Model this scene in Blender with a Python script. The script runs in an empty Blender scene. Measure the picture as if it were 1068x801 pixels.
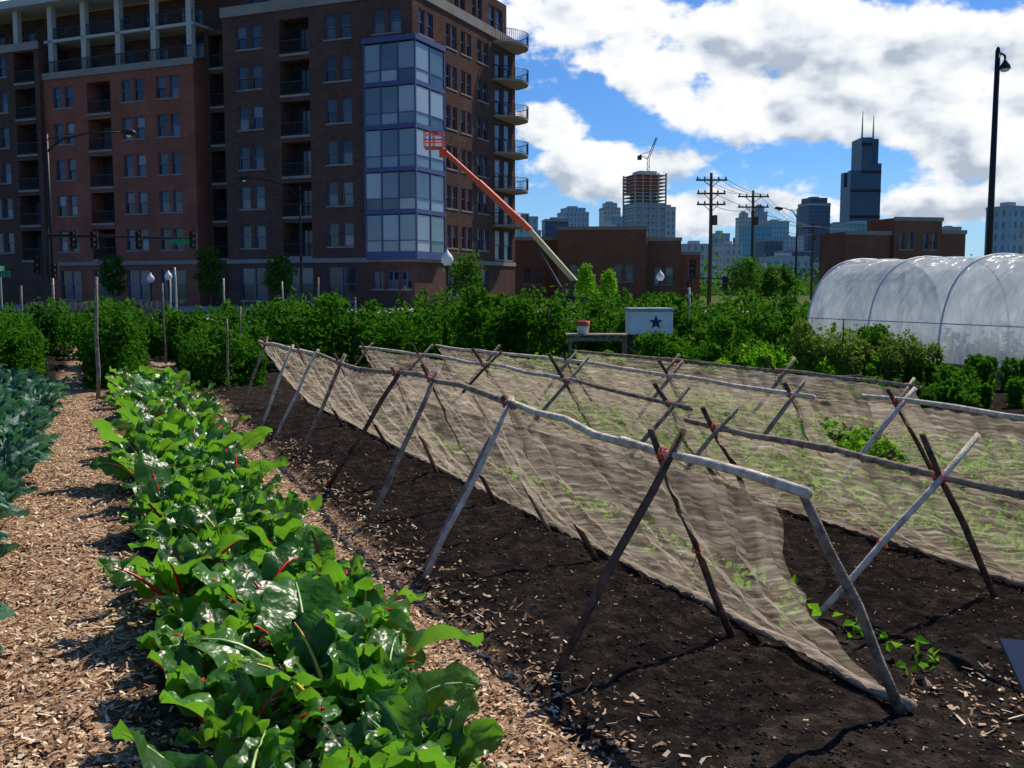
import bpy, math, random
import numpy as np
from mathutils import Vector, Matrix, Quaternion
R = random.Random(7); rng = np.random.default_rng(11)
scene = bpy.context.scene
BED = math.radians(22.27)      # garden beds run 22 deg left of +Y
CB, SB = math.cos(BED), math.sin(BED)
def bed(w, l, z=0.0): return (w*CB - l*SB, w*SB + l*CB, z)

# ------------------------------------------------------------------ nodes
def nt_new(name):
    m = bpy.data.materials.new(name); m.use_nodes = True
    nt = m.node_tree; nt.nodes.clear()
    out = nt.nodes.new('ShaderNodeOutputMaterial')
    return m, nt, out
def N(nt, typ, **kw):
    n = nt.nodes.new(typ)
    for k, v in kw.items(): setattr(n, k, v)
    return n
def L(nt, a, b): nt.links.new(a, b)
def ramp(nt, stops, fac=None, interp='LINEAR'):
    r = N(nt, 'ShaderNodeValToRGB'); cr = r.color_ramp; cr.interpolation = interp
    while len(cr.elements) < len(stops): cr.elements.new(0.5)
    for e, (p, c) in zip(cr.elements, stops):
        e.position = p; e.color = (*c, 1) if len(c) == 3 else c
    if fac is not None: L(nt, fac, r.inputs[0])
    return r
def math_n(nt, op, a, b=None, c=None, clamp=False):
    n = N(nt, 'ShaderNodeMath', operation=op); n.use_clamp = clamp
    for i, v in enumerate((a, b, c)):
        if v is None: continue
        if isinstance(v, (int, float)): n.inputs[i].default_value = v
        else: L(nt, v, n.inputs[i])
    return n.outputs[0]
def noise(nt, scale, detail=2, rough=0.55, vec=None, coord='Object'):
    n = N(nt, 'ShaderNodeTexNoise'); n.inputs['Scale'].default_value = scale
    n.inputs['Detail'].default_value = detail; n.inputs['Roughness'].default_value = rough
    if vec is None:
        tc = N(nt, 'ShaderNodeTexCoord'); vec = tc.outputs[coord]
    L(nt, vec, n.inputs['Vector']); return n

def mat_simple(name, col, rough=0.7, var=0.25, scale=4, metal=0.0, bump=0.0, spec=0.3):
    m, nt, out = nt_new(name)
    dull = rough >= 0.75
    p = N(nt, 'ShaderNodeBsdfDiffuse') if dull else N(nt, 'ShaderNodeBsdfPrincipled')
    n = noise(nt, scale)
    lo = tuple(max(0, c*(1-var)) for c in col); hi = tuple(min(1, c*(1+var)) for c in col)
    r = ramp(nt, [(0.3, lo), (0.7, hi)], n.outputs['Fac'])
    L(nt, r.outputs[0], p.inputs[0])
    if not dull:
        p.inputs['Roughness'].default_value = rough; p.inputs['Metallic'].default_value = metal
        p.inputs['Specular IOR Level'].default_value = spec
    if bump:
        b = N(nt, 'ShaderNodeBump'); b.inputs['Strength'].default_value = bump; b.inputs['Distance'].default_value = 0.02
        n2 = noise(nt, scale*6); L(nt, n2.outputs['Fac'], b.inputs['Height']); L(nt, b.outputs[0], p.inputs['Normal'])
    L(nt, p.outputs[0], out.inputs[0]); return m

def mat_leaf(name, stops, trans=(0.2, 0.45, 0.03), tf=0.4, rough=0.4, nscale=1.2, spec=0.5, vein=0.0):
    m, nt, out = nt_new(name)
    g = N(nt, 'ShaderNodeNewGeometry')
    n = noise(nt, nscale, 1)
    f = math_n(nt, 'ADD', math_n(nt, 'MULTIPLY', g.outputs['Random Per Island'], 0.6), math_n(nt, 'MULTIPLY', n.outputs['Fac'], 0.45))
    r = ramp(nt, stops, f)
    p = N(nt, 'ShaderNodeBsdfDiffuse') if spec < 0.35 else N(nt, 'ShaderNodeBsdfPrincipled')
    L(nt, r.outputs[0], p.inputs[0])
    if spec >= 0.35:
        p.inputs['Roughness'].default_value = rough; p.inputs['Specular IOR Level'].default_value = spec
    if vein:
        b = N(nt, 'ShaderNodeBump'); b.inputs['Strength'].default_value = vein; b.inputs['Distance'].default_value = 0.012
        n2 = noise(nt, 30, 1); L(nt, n2.outputs['Fac'], b.inputs['Height']); L(nt, b.outputs[0], p.inputs['Normal'])
    t = N(nt, 'ShaderNodeBsdfTranslucent')
    mx = N(nt, 'ShaderNodeMix', data_type='RGBA'); mx.inputs[0].default_value = 0.6
    L(nt, r.outputs[0], mx.inputs[6]); mx.inputs[7].default_value = (*trans, 1)
    L(nt, mx.outputs[2], t.inputs[0])
    ms = N(nt, 'ShaderNodeMixShader'); ms.inputs[0].default_value = tf
    L(nt, p.outputs[0], ms.inputs[1]); L(nt, t.outputs[0], ms.inputs[2]); L(nt, ms.outputs[0], out.inputs[0])
    return m

# ------------------------------------------------------------------ mesh helpers
def np_mesh(name, V, F, mats, midx=None, smooth=False, rot=0.0, parent=None):
    V = np.asarray(V, dtype=np.float32); F = np.asarray(F, dtype=np.int32)
    k = F.shape[1]
    me = bpy.data.meshes.new(name)
    me.vertices.add(len(V)); me.vertices.foreach_set('co', V.ravel())
    me.loops.add(F.size); me.loops.foreach_set('vertex_index', F.ravel())
    me.polygons.add(len(F))
    me.polygons.foreach_set('loop_start', np.arange(0, F.size, k, dtype=np.int32))
    me.polygons.foreach_set('loop_total', np.full(len(F), k, dtype=np.int32))
    for m in mats: me.materials.append(m)
    if midx is not None: me.polygons.foreach_set('material_index', np.asarray(midx, dtype=np.int32))
    me.polygons.foreach_set('use_smooth', np.full(len(F), smooth, dtype=bool))
    me.update(calc_edges=True); me.validate()
    o = bpy.data.objects.new(name, me); scene.collection.objects.link(o)
    o.rotation_euler[2] = rot
    if parent: o.parent = parent
    return o

class MB:
    def __init__(s): s.v = []; s.f = []; s.m = []
    def quad(s, a, b, c, d, m=0):
        i = len(s.v); s.v += [tuple(a), tuple(b), tuple(c), tuple(d)]; s.f.append((i, i+1, i+2, i+3)); s.m.append(m)
    def box(s, x0, x1, y0, y1, z0, z1, m=0):
        i = len(s.v)
        s.v += [(x0,y0,z0),(x1,y0,z0),(x1,y1,z0),(x0,y1,z0),(x0,y0,z1),(x1,y0,z1),(x1,y1,z1),(x0,y1,z1)]
        for f in ((0,3,2,1),(4,5,6,7),(0,1,5,4),(1,2,6,5),(2,3,7,6),(3,0,4,7)):
            s.f.append(tuple(i+k for k in f)); s.m.append(m)
    def tube(s, pts, radii, n=8, m=0, caps=True, rotoff=0.0):
        pts = [Vector(p) for p in pts]
        if not hasattr(radii, '__len__'): radii = [radii]*len(pts)
        base = len(s.v)
        d0 = (pts[1]-pts[0]).normalized()
        ref = Vector((0,0,1)) if abs(d0.z) < 0.9 else Vector((1,0,0))
        for i, p in enumerate(pts):
            d = (pts[min(i+1, len(pts)-1)] - pts[max(i-1, 0)]).normalized()
            a = d.cross(ref).normalized(); b = d.cross(a).normalized()
            for k in range(n):
                t = 2*math.pi*k/n + rotoff
                s.v.append(tuple(p + (a*math.cos(t) + b*math.sin(t))*radii[i]))
        for i in range(len(pts)-1):
            for k in range(n):
                s.f.append((base+i*n+k, base+i*n+(k+1)%n, base+(i+1)*n+(k+1)%n, base+(i+1)*n+k)); s.m.append(m)
        if caps:
            s.f.append(tuple(base+k for k in reversed(range(n)))); s.m.append(m)
            e = base+(len(pts)-1)*n
            s.f.append(tuple(e+k for k in range(n))); s.m.append(m)
    def lathe(s, c, prof, n=12, m=0):
        base = len(s.v)
        for r, z in prof:
            for k in range(n):
                t = 2*math.pi*k/n; s.v.append((c[0]+r*math.cos(t), c[1]+r*math.sin(t), c[2]+z))
        for i in range(len(prof)-1):
            for k in range(n):
                s.f.append((base+i*n+k, base+i*n+(k+1)%n, base+(i+1)*n+(k+1)%n, base+(i+1)*n+k)); s.m.append(m)
    def obj(s, name, mats, parent=None, smooth=False, rot=0.0, loc=(0,0,0), bevel=0.0):
        me = bpy.data.meshes.new(name); me.from_pydata(s.v, [], s.f)
        for m in mats: me.materials.append(m)
        for p, mi in zip(me.polygons, s.m): p.material_index = mi; p.use_smooth = smooth
        me.update()
        o = bpy.data.objects.new(name, me); scene.collection.objects.link(o)
        o.rotation_euler[2] = rot; o.location = loc
        if parent: o.parent = parent
        if bevel:
            b = o.modifiers.new('bevel', 'BEVEL'); b.width = bevel; b.segments = 2
        return o
def empty(name, loc=(0,0,0), rot=0.0):
    e = bpy.data.objects.new(name, None); scene.collection.objects.link(e)
    e.location = loc; e.rotation_euler[2] = rot; return e

# ------------------------------------------------------------------ camera
cam = bpy.data.cameras.new('camera'); camo = bpy.data.objects.new('camera', cam)
scene.collection.objects.link(camo); scene.camera = camo
cam.sensor_width = 36; cam.lens = 35.33; cam.clip_end = 20000; cam.clip_start = 0.05
camo.location = (0, 0, 1.7); camo.rotation_euler = (math.radians(90-5.48), 0, 0)
scene.view_settings.view_transform = 'Standard'; scene.view_settings.look = 'None'
scene.view_settings.exposure = 0

# ------------------------------------------------------------------ light
SA, SE = math.radians(42), math.radians(50)
sl = bpy.data.lights.new('sun', 'SUN'); sl.energy = 5.0; sl.angle = math.radians(0.53); sl.color = (1, 0.93, 0.80)
so = bpy.data.objects.new('sun', sl); scene.collection.objects.link(so)
Sdir = Vector((math.sin(SA)*math.cos(SE), math.cos(SA)*math.cos(SE), math.sin(SE)))
so.rotation_euler = (-Sdir).to_track_quat('-Z', 'Y').to_euler(); so.location = (0, 0, 60)

w = bpy.data.worlds.new('World'); scene.world = w; w.use_nodes = True
nt = w.node_tree; nt.nodes.clear()
wo = N(nt, 'ShaderNodeOutputWorld'); bg = N(nt, 'ShaderNodeBackground'); bg.inputs[1].default_value = 0.12
L(nt, bg.outputs[0], wo.inputs[0])
sky = N(nt, 'ShaderNodeTexSky', sky_type='NISHITA'); sky.sun_disc = False
sky.sun_elevation = SE; sky.sun_rotation = SA; sky.air_density = 1.0; sky.dust_density = 0.15; sky.ozone_density = 2.5
tint = N(nt, 'ShaderNodeMix', data_type='RGBA', blend_type='MULTIPLY'); tint.inputs[0].default_value = 1
tint.inputs[7].default_value = (0.34, 0.60, 0.95, 1); L(nt, sky.outputs[0], tint.inputs[6])
tc = N(nt, 'ShaderNodeTexCoord'); sx = N(nt, 'ShaderNodeSeparateXYZ'); L(nt, tc.outputs['Generated'], sx.inputs[0])
az = math_n(nt, 'ARCTAN2', sx.outputs[0], sx.outputs[1]); el = math_n(nt, 'ARCSINE', sx.outputs[2])
# clouds: (azimuth, elevation, half-width, half-height, weight)
blobs = [(0.08,0.275,0.13,0.06,1.0),(0.20,0.225,0.15,0.065,1.1),(0.34,0.19,0.14,0.06,1.15),(0.45,0.14,0.12,0.05,1.1),(0.50,0.175,0.10,0.045,0.9),
         (0.035,0.155,0.045,0.022,0.85),(0.11,0.112,0.08,0.035,0.95),(0.19,0.075,0.09,0.025,0.9),(0.40,0.075,0.06,0.018,0.8),(-0.33,0.285,0.22,0.035,1.0)]
acc = None
for (a, e, ra, re, wt) in blobs:
    dx = math_n(nt, 'MULTIPLY_ADD', az, 1/ra, -a/ra); dy = math_n(nt, 'MULTIPLY_ADD', el, 1/re, -e/re)
    d2 = math_n(nt, 'MULTIPLY_ADD', dx, dx, math_n(nt, 'MULTIPLY', dy, dy))
    g = math_n(nt, 'DIVIDE', wt, math_n(nt, 'MULTIPLY_ADD', d2, d2, 1.0))
    acc = g if acc is None else math_n(nt, 'MAXIMUM', acc, g)
mp = N(nt, 'ShaderNodeMapping'); mp.inputs['Scale'].default_value = (1, 1, 1.6); L(nt, tc.outputs['Generated'], mp.inputs[0])
n1 = noise(nt, 10.0, 5, 0.58, vec=mp.outputs[0])
mp2 = N(nt, 'ShaderNodeMapping'); mp2.inputs['Scale'].default_value = (1, 1, 1.6); mp2.inputs['Location'].default_value = (0.012, 0.0, 0.03); L(nt, tc.outputs['Generated'], mp2.inputs[0])
n2 = noise(nt, 10.0, 3, 0.58, vec=mp2.outputs[0])
dens = math_n(nt, 'MULTIPLY_ADD', acc, 0.75, math_n(nt, 'MULTIPLY_ADD', n1.outputs['Fac'], 2.5, -1.25))
mr = N(nt, 'ShaderNodeMapRange', interpolation_type='SMOOTHSTEP'); L(nt, dens, mr.inputs[0])
mr.inputs[1].default_value = 0.30; mr.inputs[2].default_value = 0.56
shade = math_n(nt, 'SUBTRACT', math_n(nt, 'MULTIPLY', math_n(nt, 'SUBTRACT', n2.outputs['Fac'], n1.outputs['Fac']), 3.8), math_n(nt, 'MULTIPLY', math_n(nt, 'SUBTRACT', el, 0.2), 2.2))  # sun shading painted into the cloud colour: shifted noise, greyer undersides
thick_shade = math_n(nt, 'ADD', math_n(nt, 'MULTIPLY', dens, 0.40), shade)
cc = ramp(nt, [(0.18, (1.0, 1.0, 1.0)), (0.45, (0.84, 0.88, 0.93)), (0.85, (0.46, 0.52, 0.62))], thick_shade)
cs = N(nt, 'ShaderNodeMix', data_type='RGBA', blend_type='MULTIPLY'); cs.inputs[0].default_value = 1
L(nt, cc.outputs[0], cs.inputs[6]); cs.inputs[7].default_value = (8.3, 8.35, 8.4, 1)
hz = N(nt, 'ShaderNodeMapRange'); L(nt, el, hz.inputs[0]); hz.inputs[1].default_value = -0.01; hz.inputs[2].default_value = 0.12
hz.inputs[3].default_value = 0.6; hz.inputs[4].default_value = 0.0
hmix = N(nt, 'ShaderNodeMix', data_type='RGBA'); L(nt, hz.outputs[0], hmix.inputs[0]); L(nt, tint.outputs[2], hmix.inputs[6]); hmix.inputs[7].default_value = (4.2, 5.9, 7.6, 1)
cm = N(nt, 'ShaderNodeMix', data_type='RGBA'); L(nt, mr.outputs[0], cm.inputs[0]); L(nt, hmix.outputs[2], cm.inputs[6]); L(nt, cs.outputs[2], cm.inputs[7])
L(nt, cm.outputs[2], bg.inputs[0])

# ------------------------------------------------------------------ materials
M_wood = mat_simple('weathered_wood', (0.30, 0.235, 0.18), 0.8, 0.5, 16, bump=0.5)
M_woodpale = mat_simple('pale_wood', (0.60, 0.51, 0.42), 0.78, 0.4, 16, bump=0.4)
M_wooddark = mat_simple('dark_wood', (0.12, 0.08, 0.06), 0.8, 0.5, 16, bump=0.5)
M_tie = mat_simple('orange_tie', (0.65, 0.09, 0.03), 0.5, 0.2)
M_black = mat_simple('black_paint', (0.015, 0.015, 0.018), 0.5, 0.2)
M_darkrail = mat_simple('dark_rail', (0.03, 0.03, 0.035), 0.5, 0.2)
M_white = mat_simple('white_paint', (0.75, 0.75, 0.74), 0.5, 0.08)
M_conc = mat_simple('concrete', (0.42, 0.40, 0.37), 0.85, 0.15, 1.5)
M_stone = mat_simple('limestone', (0.30, 0.27, 0.25), 0.85, 0.12, 0.8)
M_asph = mat_simple('asphalt', (0.05, 0.05, 0.052), 0.9, 0.2, 0.6)
M_paint = mat_simple('road_paint', (0.7, 0.7, 0.66), 0.75, 0.1)
def mat_brick(name, c1, c2, mortar):
    m, nt, out = nt_new(name); tc = N(nt, 'ShaderNodeTexCoord'); sp = N(nt, 'ShaderNodeSeparateXYZ'); L(nt, tc.outputs['Object'], sp.inputs[0])
    cb = N(nt, 'ShaderNodeCombineXYZ'); L(nt, math_n(nt, 'ADD', sp.outputs[0], sp.outputs[1]), cb.inputs[0]); L(nt, sp.outputs[2], cb.inputs[1])
    b = N(nt, 'ShaderNodeTexBrick'); L(nt, cb.outputs[0], b.inputs['Vector']); b.inputs['Scale'].default_value = 1
    b.inputs['Brick Width'].default_value = 0.4; b.inputs['Row Height'].default_value = 0.13; b.inputs['Mortar Size'].default_value = 0.012
    b.inputs['Color1'].default_value = (*c1, 1); b.inputs['Color2'].default_value = (*c2, 1); b.inputs['Mortar'].default_value = (*mortar, 1)
    n = noise(nt, 0.35, 4, 0.6); r = ramp(nt, [(0.3, (0.78,0.78,0.78)), (0.7, (1.15,1.12,1.1))], n.outputs['Fac'])
    mx = N(nt, 'ShaderNodeMix', data_type='RGBA', blend_type='MULTIPLY'); mx.inputs[0].default_value = 1
    L(nt, b.outputs[0], mx.inputs[6]); L(nt, r.outputs[0], mx.inputs[7])
    p = N(nt, 'ShaderNodeBsdfDiffuse'); L(nt, mx.outputs[2], p.inputs[0])
    L(nt, p.outputs[0], out.inputs[0]); return m
M_brickdark = mat_brick('dark_brick', (0.145, 0.078, 0.064), (0.095, 0.052, 0.045), (0.13, 0.10, 0.09))
M_brickred = mat_brick('red_brick', (0.36, 0.115, 0.075), (0.27, 0.09, 0.06), (0.26, 0.16, 0.13))
M_brickbrown = mat_brick('brown_brick', (0.24, 0.105, 0.07), (0.18, 0.08, 0.055), (0.2, 0.15, 0.12))
def mat_glass(name, stops, rough=0.08, spec=0.5):
    m, nt, out = nt_new(name); p = N(nt, 'ShaderNodeBsdfPrincipled')
    g = N(nt, 'ShaderNodeNewGeometry'); n = noise(nt, 0.5, 1)
    r = ramp(nt, stops, math_n(nt,'ADD',math_n(nt,'MULTIPLY',g.outputs['Random Per Island'],0.8),math_n(nt,'MULTIPLY',n.outputs['Fac'],0.2)))
    L(nt, r.outputs[0], p.inputs['Base Color']); p.inputs['Roughness'].default_value = rough; p.inputs['Specular IOR Level'].default_value = spec
    L(nt, p.outputs[0], out.inputs[0]); return m
M_glass = mat_glass('window_glass', [(0.2,(0.02,0.025,0.035)),(0.6,(0.05,0.06,0.08)),(0.82,(0.12,0.14,0.17)),(0.95,(0.32,0.33,0.33))])
M_glassbay = mat_glass('bay_glass', [(0.12,(0.04,0.06,0.08)),(0.3,(0.12,0.17,0.20)),(0.6,(0.24,0.31,0.35)),(0.9,(0.38,0.44,0.46))], 0.08, 0.6)
M_frame = mat_simple('window_frame', (0.11, 0.14, 0.25), 0.5, 0.1)
M_bayframe = mat_simple('bay_frame', (0.075, 0.09, 0.22), 0.5, 0.1)
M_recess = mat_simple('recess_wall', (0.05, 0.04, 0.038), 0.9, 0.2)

# ------------------------------------------------------------------ ground
m, nt, out = nt_new('ground_mat'); p = N(nt, 'ShaderNodeBsdfDiffuse'); n = noise(nt, 0.15, 5, 0.6)
r = ramp(nt, [(0.35, (0.05, 0.085, 0.025)), (0.55, (0.10, 0.12, 0.045)), (0.7, (0.16, 0.13, 0.09))], n.outputs['Fac'])
L(nt, r.outputs[0], p.inputs[0]); L(nt, p.outputs[0], out.inputs[0])
b = MB(); b.quad((-9000,-9000,-0.06),(9000,-9000,-0.06),(9000,9000,-0.06),(-9000,9000,-0.06)); b.obj('ground', [m])

def smooth_noise(nx, ny, cells, seed):
    g = np.random.default_rng(seed).random((cells[0]+2, cells[1]+2))
    X = np.linspace(0, cells[0], nx); Y = np.linspace(0, cells[1], ny)
    xi = np.minimum(X.astype(int), cells[0]); yi = np.minimum(Y.astype(int), cells[1]); fx = X-xi; fy = Y-yi
    fx = fx*fx*(3-2*fx); fy = fy*fy*(3-2*fy)
    a = g[np.ix_(xi, yi)]; b_ = g[np.ix_(xi+1, yi)]; c = g[np.ix_(xi, yi+1)]; d = g[np.ix_(xi+1, yi+1)]
    fx = fx[:, None]; fy = fy[None, :]
    return (a*(1-fx)+b_*fx)*(1-fy)+(c*(1-fx)+d*fx)*fy
W0, W1, L0, L1 = -8.0, 14.0, -1.0, 32.0
nx, ny = 661, 841
wx = np.linspace(W0, W1, nx); ly = np.linspace(L0, L1, ny)
WW, LL = np.meshgrid(wx, ly, indexing='ij')
H = (smooth_noise(nx, ny, (40, 60), 1)-.5)*0.04 + (smooth_noise(nx, ny, (140, 190), 2)-.5)*0.032 + (smooth_noise(nx, ny, (330, 420), 3)-.5)*0.024 + (smooth_noise(nx, ny, (600, 800), 4)-.5)*0.016
H += 0.045*np.exp(-((WW-0.65)/0.4)**4) + 0.05*np.exp(-((WW+1.4)/0.6)**4)
H += np.where(WW > 1.65, 0.03, 0)
def ground_h(w_, l_):
    i = np.clip(((np.asarray(w_)-W0)/(W1-W0)*(nx-1)).astype(int), 0, nx-1); j = np.clip(((np.asarray(l_)-L0)/(L1-L0)*(ny-1)).astype(int), 0, ny-1)
    return H[i, j]
V = np.stack([WW.ravel(), LL.ravel(), H.ravel()], 1)
ii, jj = np.meshgrid(np.arange(nx-1), np.arange(ny-1), indexing='ij'); q = (ii*ny+jj).ravel()
F = np.stack([q, q+ny, q+ny+1, q+1], 1)
m, nt, out = nt_new('soil_and_mulch'); tc = N(nt, 'ShaderNodeTexCoord'); sp = N(nt, 'ShaderNodeSeparateXYZ'); L(nt, tc.outputs['Object'], sp.inputs[0])
ne = noise(nt, 2.2, 4, 0.7)
xw = math_n(nt, 'ADD', sp.outputs[0], math_n(nt, 'MULTIPLY', math_n(nt, 'SUBTRACT', ne.outputs['Fac'], 0.5), 0.6))
pm = math_n(nt, 'DIVIDE', math_n(nt, 'ADD', xw, 2.0), 6.0)
msk = ramp(nt, [(0.20,(0,0,0)),(0.23,(1,1,1)),(0.325,(1,1,1)),(0.37,(.08,.08,.08)),(0.49,(.12,.12,.12)),(0.52,(1,1,1)),(0.59,(1,1,1)),(0.612,(0,0,0))], pm)
v1 = N(nt, 'ShaderNodeTexVoronoi'); v1.inputs['Scale'].default_value = 42; L(nt, tc.outputs['Object'], v1.inputs['Vector'])
vs = N(nt, 'ShaderNodeSeparateColor'); L(nt, v1.outputs['Color'], vs.inputs[0])
chip = ramp(nt, [(0,(0.14,0.075,0.045)),(0.3,(0.34,0.20,0.12)),(0.7,(0.52,0.34,0.21)),(1,(0.70,0.52,0.36))], vs.outputs[0])
ns = noise(nt, 9, 5, 0.75)
soil = ramp(nt, [(0.3,(0.014,0.011,0.010)),(0.5,(0.034,0.027,0.023)),(0.62,(0.065,0.051,0.042)),(0.72,(0.12,0.095,0.075))], ns.outputs['Fac'])
mx = N(nt, 'ShaderNodeMix', data_type='RGBA'); L(nt, msk.outputs[0], mx.inputs[0]); L(nt, soil.outputs[0], mx.inputs[6]); L(nt, chip.outputs[0], mx.inputs[7])
p = N(nt, 'ShaderNodeBsdfDiffuse'); L(nt, mx.outputs[2], p.inputs[0])
bp = N(nt, 'ShaderNodeBump'); bp.inputs['Strength'].default_value = 1.0; bp.inputs['Distance'].default_value = 0.035
nb = noise(nt, 40, 4, 0.75); L(nt, nb.outputs['Fac'], bp.inputs['Height']); L(nt, bp.outputs[0], p.inputs['Normal'])
L(nt, p.outputs[0], out.inputs[0])
np_mesh('garden_soil', V, F, [m], smooth=True, rot=BED)

def scatter_quads(name, w_, l_, lens, wid, mat, tilt=0.35):
    n = len(w_); z = ground_h(w_, l_) + 0.006 + rng.random(n)*0.014
    yaw = rng.random(n)*2*np.pi
    d = np.stack([np.cos(yaw), np.sin(yaw), rng.normal(0, tilt, n)], 1); d /= np.linalg.norm(d, axis=1)[:, None]
    s = np.stack([-np.sin(yaw), np.cos(yaw), rng.normal(0, tilt, n)], 1); s /= np.linalg.norm(s, axis=1)[:, None]
    c = np.stack([w_, l_, z], 1); a = d*lens[:, None]/2; e = s*wid[:, None]/2
    V = np.stack([c-a-e*0.7, c+a-e, c+a*0.85+e, c-a+e*0.8], 1).reshape(-1, 3)
    return np_mesh(name, V, np.arange(4*n).reshape(-1, 4), [mat], rot=BED)
def island_mat(name, stops):
    m, nt, out = nt_new(name); g = N(nt, 'ShaderNodeNewGeometry'); r = ramp(nt, stops, g.outputs['Random Per Island'])
    p = N(nt, 'ShaderNodeBsdfDiffuse'); L(nt, r.outputs[0], p.inputs[0]); L(nt, p.outputs[0], out.inputs[0]); return m
M_chip = island_mat('chip_mat', [(0,(0.12,0.06,0.035)),(0.2,(0.34,0.19,0.11)),(0.6,(0.60,0.39,0.24)),(0.9,(0.78,0.60,0.42)),(1,(0.87,0.76,0.60))])
n = 38000
l_ = 2.2 + 15*rng.random(n)**1.7
sel = rng.random(n)
w_ = np.where(sel < 0.60, -0.85+0.95*rng.random(n), np.where(sel < 0.9, 1.08+0.56*rng.random(n), 0.15+0.95*rng.random(n)))
w_ += rng.normal(0, 0.07, n)
k = 1700; w_ = np.concatenate([w_, 3.0+rng.random(k)*1.6]); l_ = np.concatenate([l_, 1.4+1.8*rng.random(k)])
k = 1300; w_ = np.concatenate([w_, 1.65+0.35*rng.random(k)**2]); l_ = np.concatenate([l_, 2.0+9*rng.random(k)])
n = len(w_); big = rng.random(n) < 0.04
L_ = 0.012+0.042*rng.random(n)**2+0.05*big*rng.random(n); B_ = 0.005+0.013*rng.random(n)
k = 2600; w_ = np.concatenate([w_, 1.7+rng.random(k)*5]); l_ = np.concatenate([l_, 2.0+9*rng.random(k)**1.4])
L_ = np.concatenate([L_, 0.005+0.022*rng.random(k)**3]); B_ = np.concatenate([B_, 0.003+0.006*rng.random(k)])
scatter_quads('wood_chips', w_, l_, L_, B_, M_chip)
# soil crumbs: small irregular lumps
n = 30000; w_ = np.concatenate([1.6+rng.random(n-4000)**1.3*4.6, 0.1+rng.random(4000)*1.0]); l_ = 2.2+11*rng.random(n)**1.5
sz = 0.003+0.012*rng.random(n)**4
th = rng.random(n)*6.28
oc = np.array([[1,0,0],[-1,0,0],[0,1,0],[0,-1,0],[0,0,.55],[0,0,-.5],[.6,.6,.35],[-.6,-.5,.3]], float)
of = np.array([[0,6,4],[6,2,4],[2,1,4],[1,7,4],[7,3,4],[3,0,4],[2,6,5],[6,0,5],[1,2,5],[7,1,5],[3,7,5],[0,3,5]])
c = np.stack([w_, l_, ground_h(w_, l_)+sz*0.2], 1)
P_ = oc[None]*(sz[:, None, None])*(0.55+0.9*rng.random((n, 8, 1)))
co, si = np.cos(th)[:, None], np.sin(th)[:, None]
P_ = np.stack([P_[:,:,0]*co-P_[:,:,1]*si, P_[:,:,0]*si+P_[:,:,1]*co, P_[:,:,2]], -1)
V = (c[:, None, :] + P_).reshape(-1, 3)
F = (np.arange(n)[:, None, None]*8 + of[None]).reshape(-1, 3)
np_mesh('soil_crumbs', V, F, [island_mat('crumb_mat', [(0,(0.025,0.02,0.017)),(0.6,(0.06,0.048,0.04)),(0.9,(0.12,0.095,0.075)),(1,(0.34,0.28,0.21))])], smooth=True, rot=BED)

# ------------------------------------------------------------------ broad-leaf plants
def leaf_grid(Lp, Lb, W, a0, bend, ruf, cup, yaw, base, nv=12, nu=9, power=0.8, twist=0.0):
    t = np.linspace(0, 1, nv)
    ang = a0 - bend*(0.15 + 0.85*t)**1.6
    ds = Lb/(nv-1)
    r0 = Lp*math.cos(a0); z0 = Lp*math.sin(a0)
    r = r0 + np.concatenate([[0], np.cumsum(np.cos(ang[:-1])*ds)]); z = z0 + np.concatenate([[0], np.cumsum(np.sin(ang[:-1])*ds)])
    nr = np.stack([-np.sin(ang), np.cos(ang)], 1)
    wd = W*(0.10 + 0.90*np.sin(np.pi*np.clip(0.04+0.94*t**power, 0, 1))**0.62)/2; wd[-1] *= 0.45
    s = np.linspace(-1, 1, nu)
    ph1, ph2 = R.random()*6.3, R.random()*6.3; fr = R.uniform(11, 17)
    S, T = np.meshgrid(s, t); WDm = wd[:, None]
    ph = np.where(S > 0, ph1, ph2); A = np.abs(S)
    off = cup*A*WDm + ruf*1.1*(A**1.8)*np.sin(fr*T+ph) + (rng.random((nv, nu))-.5)*ruf*0.7*(A > 0.01)
    off += ruf*0.55*np.sin(T*26 - A*5)*(A > 0.01)*(A < 0.95)     # puckers between side veins
    off -= ruf*0.55*(A < 0.01)
    lat = S*WDm*(1+0.05*np.sin(fr*0.7*T+ph2))
    lat, off = lat*math.cos(twist)-off*math.sin(twist), lat*math.sin(twist)+off*math.cos(twist)
    rr = r[:, None] + nr[:, 0:1]*off; zz = z[:, None] + nr[:, 1:2]*off
    cy, sy = math.cos(yaw), math.sin(yaw)
    X = base[0] + rr*cy - lat*sy; Y = base[1] + rr*sy + lat*cy; Z = base[2] + np.maximum(zz, 0.015)
    V = np.stack([X, Y, Z], -1).reshape(-1, 3)
    i, j = np.meshgrid(np.arange(nv-1), np.arange(nu-1), indexing='ij'); q = (i*nu+j).ravel()
    F = np.stack([q, q+1, q+nu+1, q+nu], 1)
    pts = [(0.0, 0.0), (r0*0.5, z0*0.52)] + [(r[k]-nr[k,0]*0.004, z[k]-nr[k,1]*0.004) for k in range(0, nv-1, 2)]
    return V, F, pts, (cy, sy)
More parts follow.
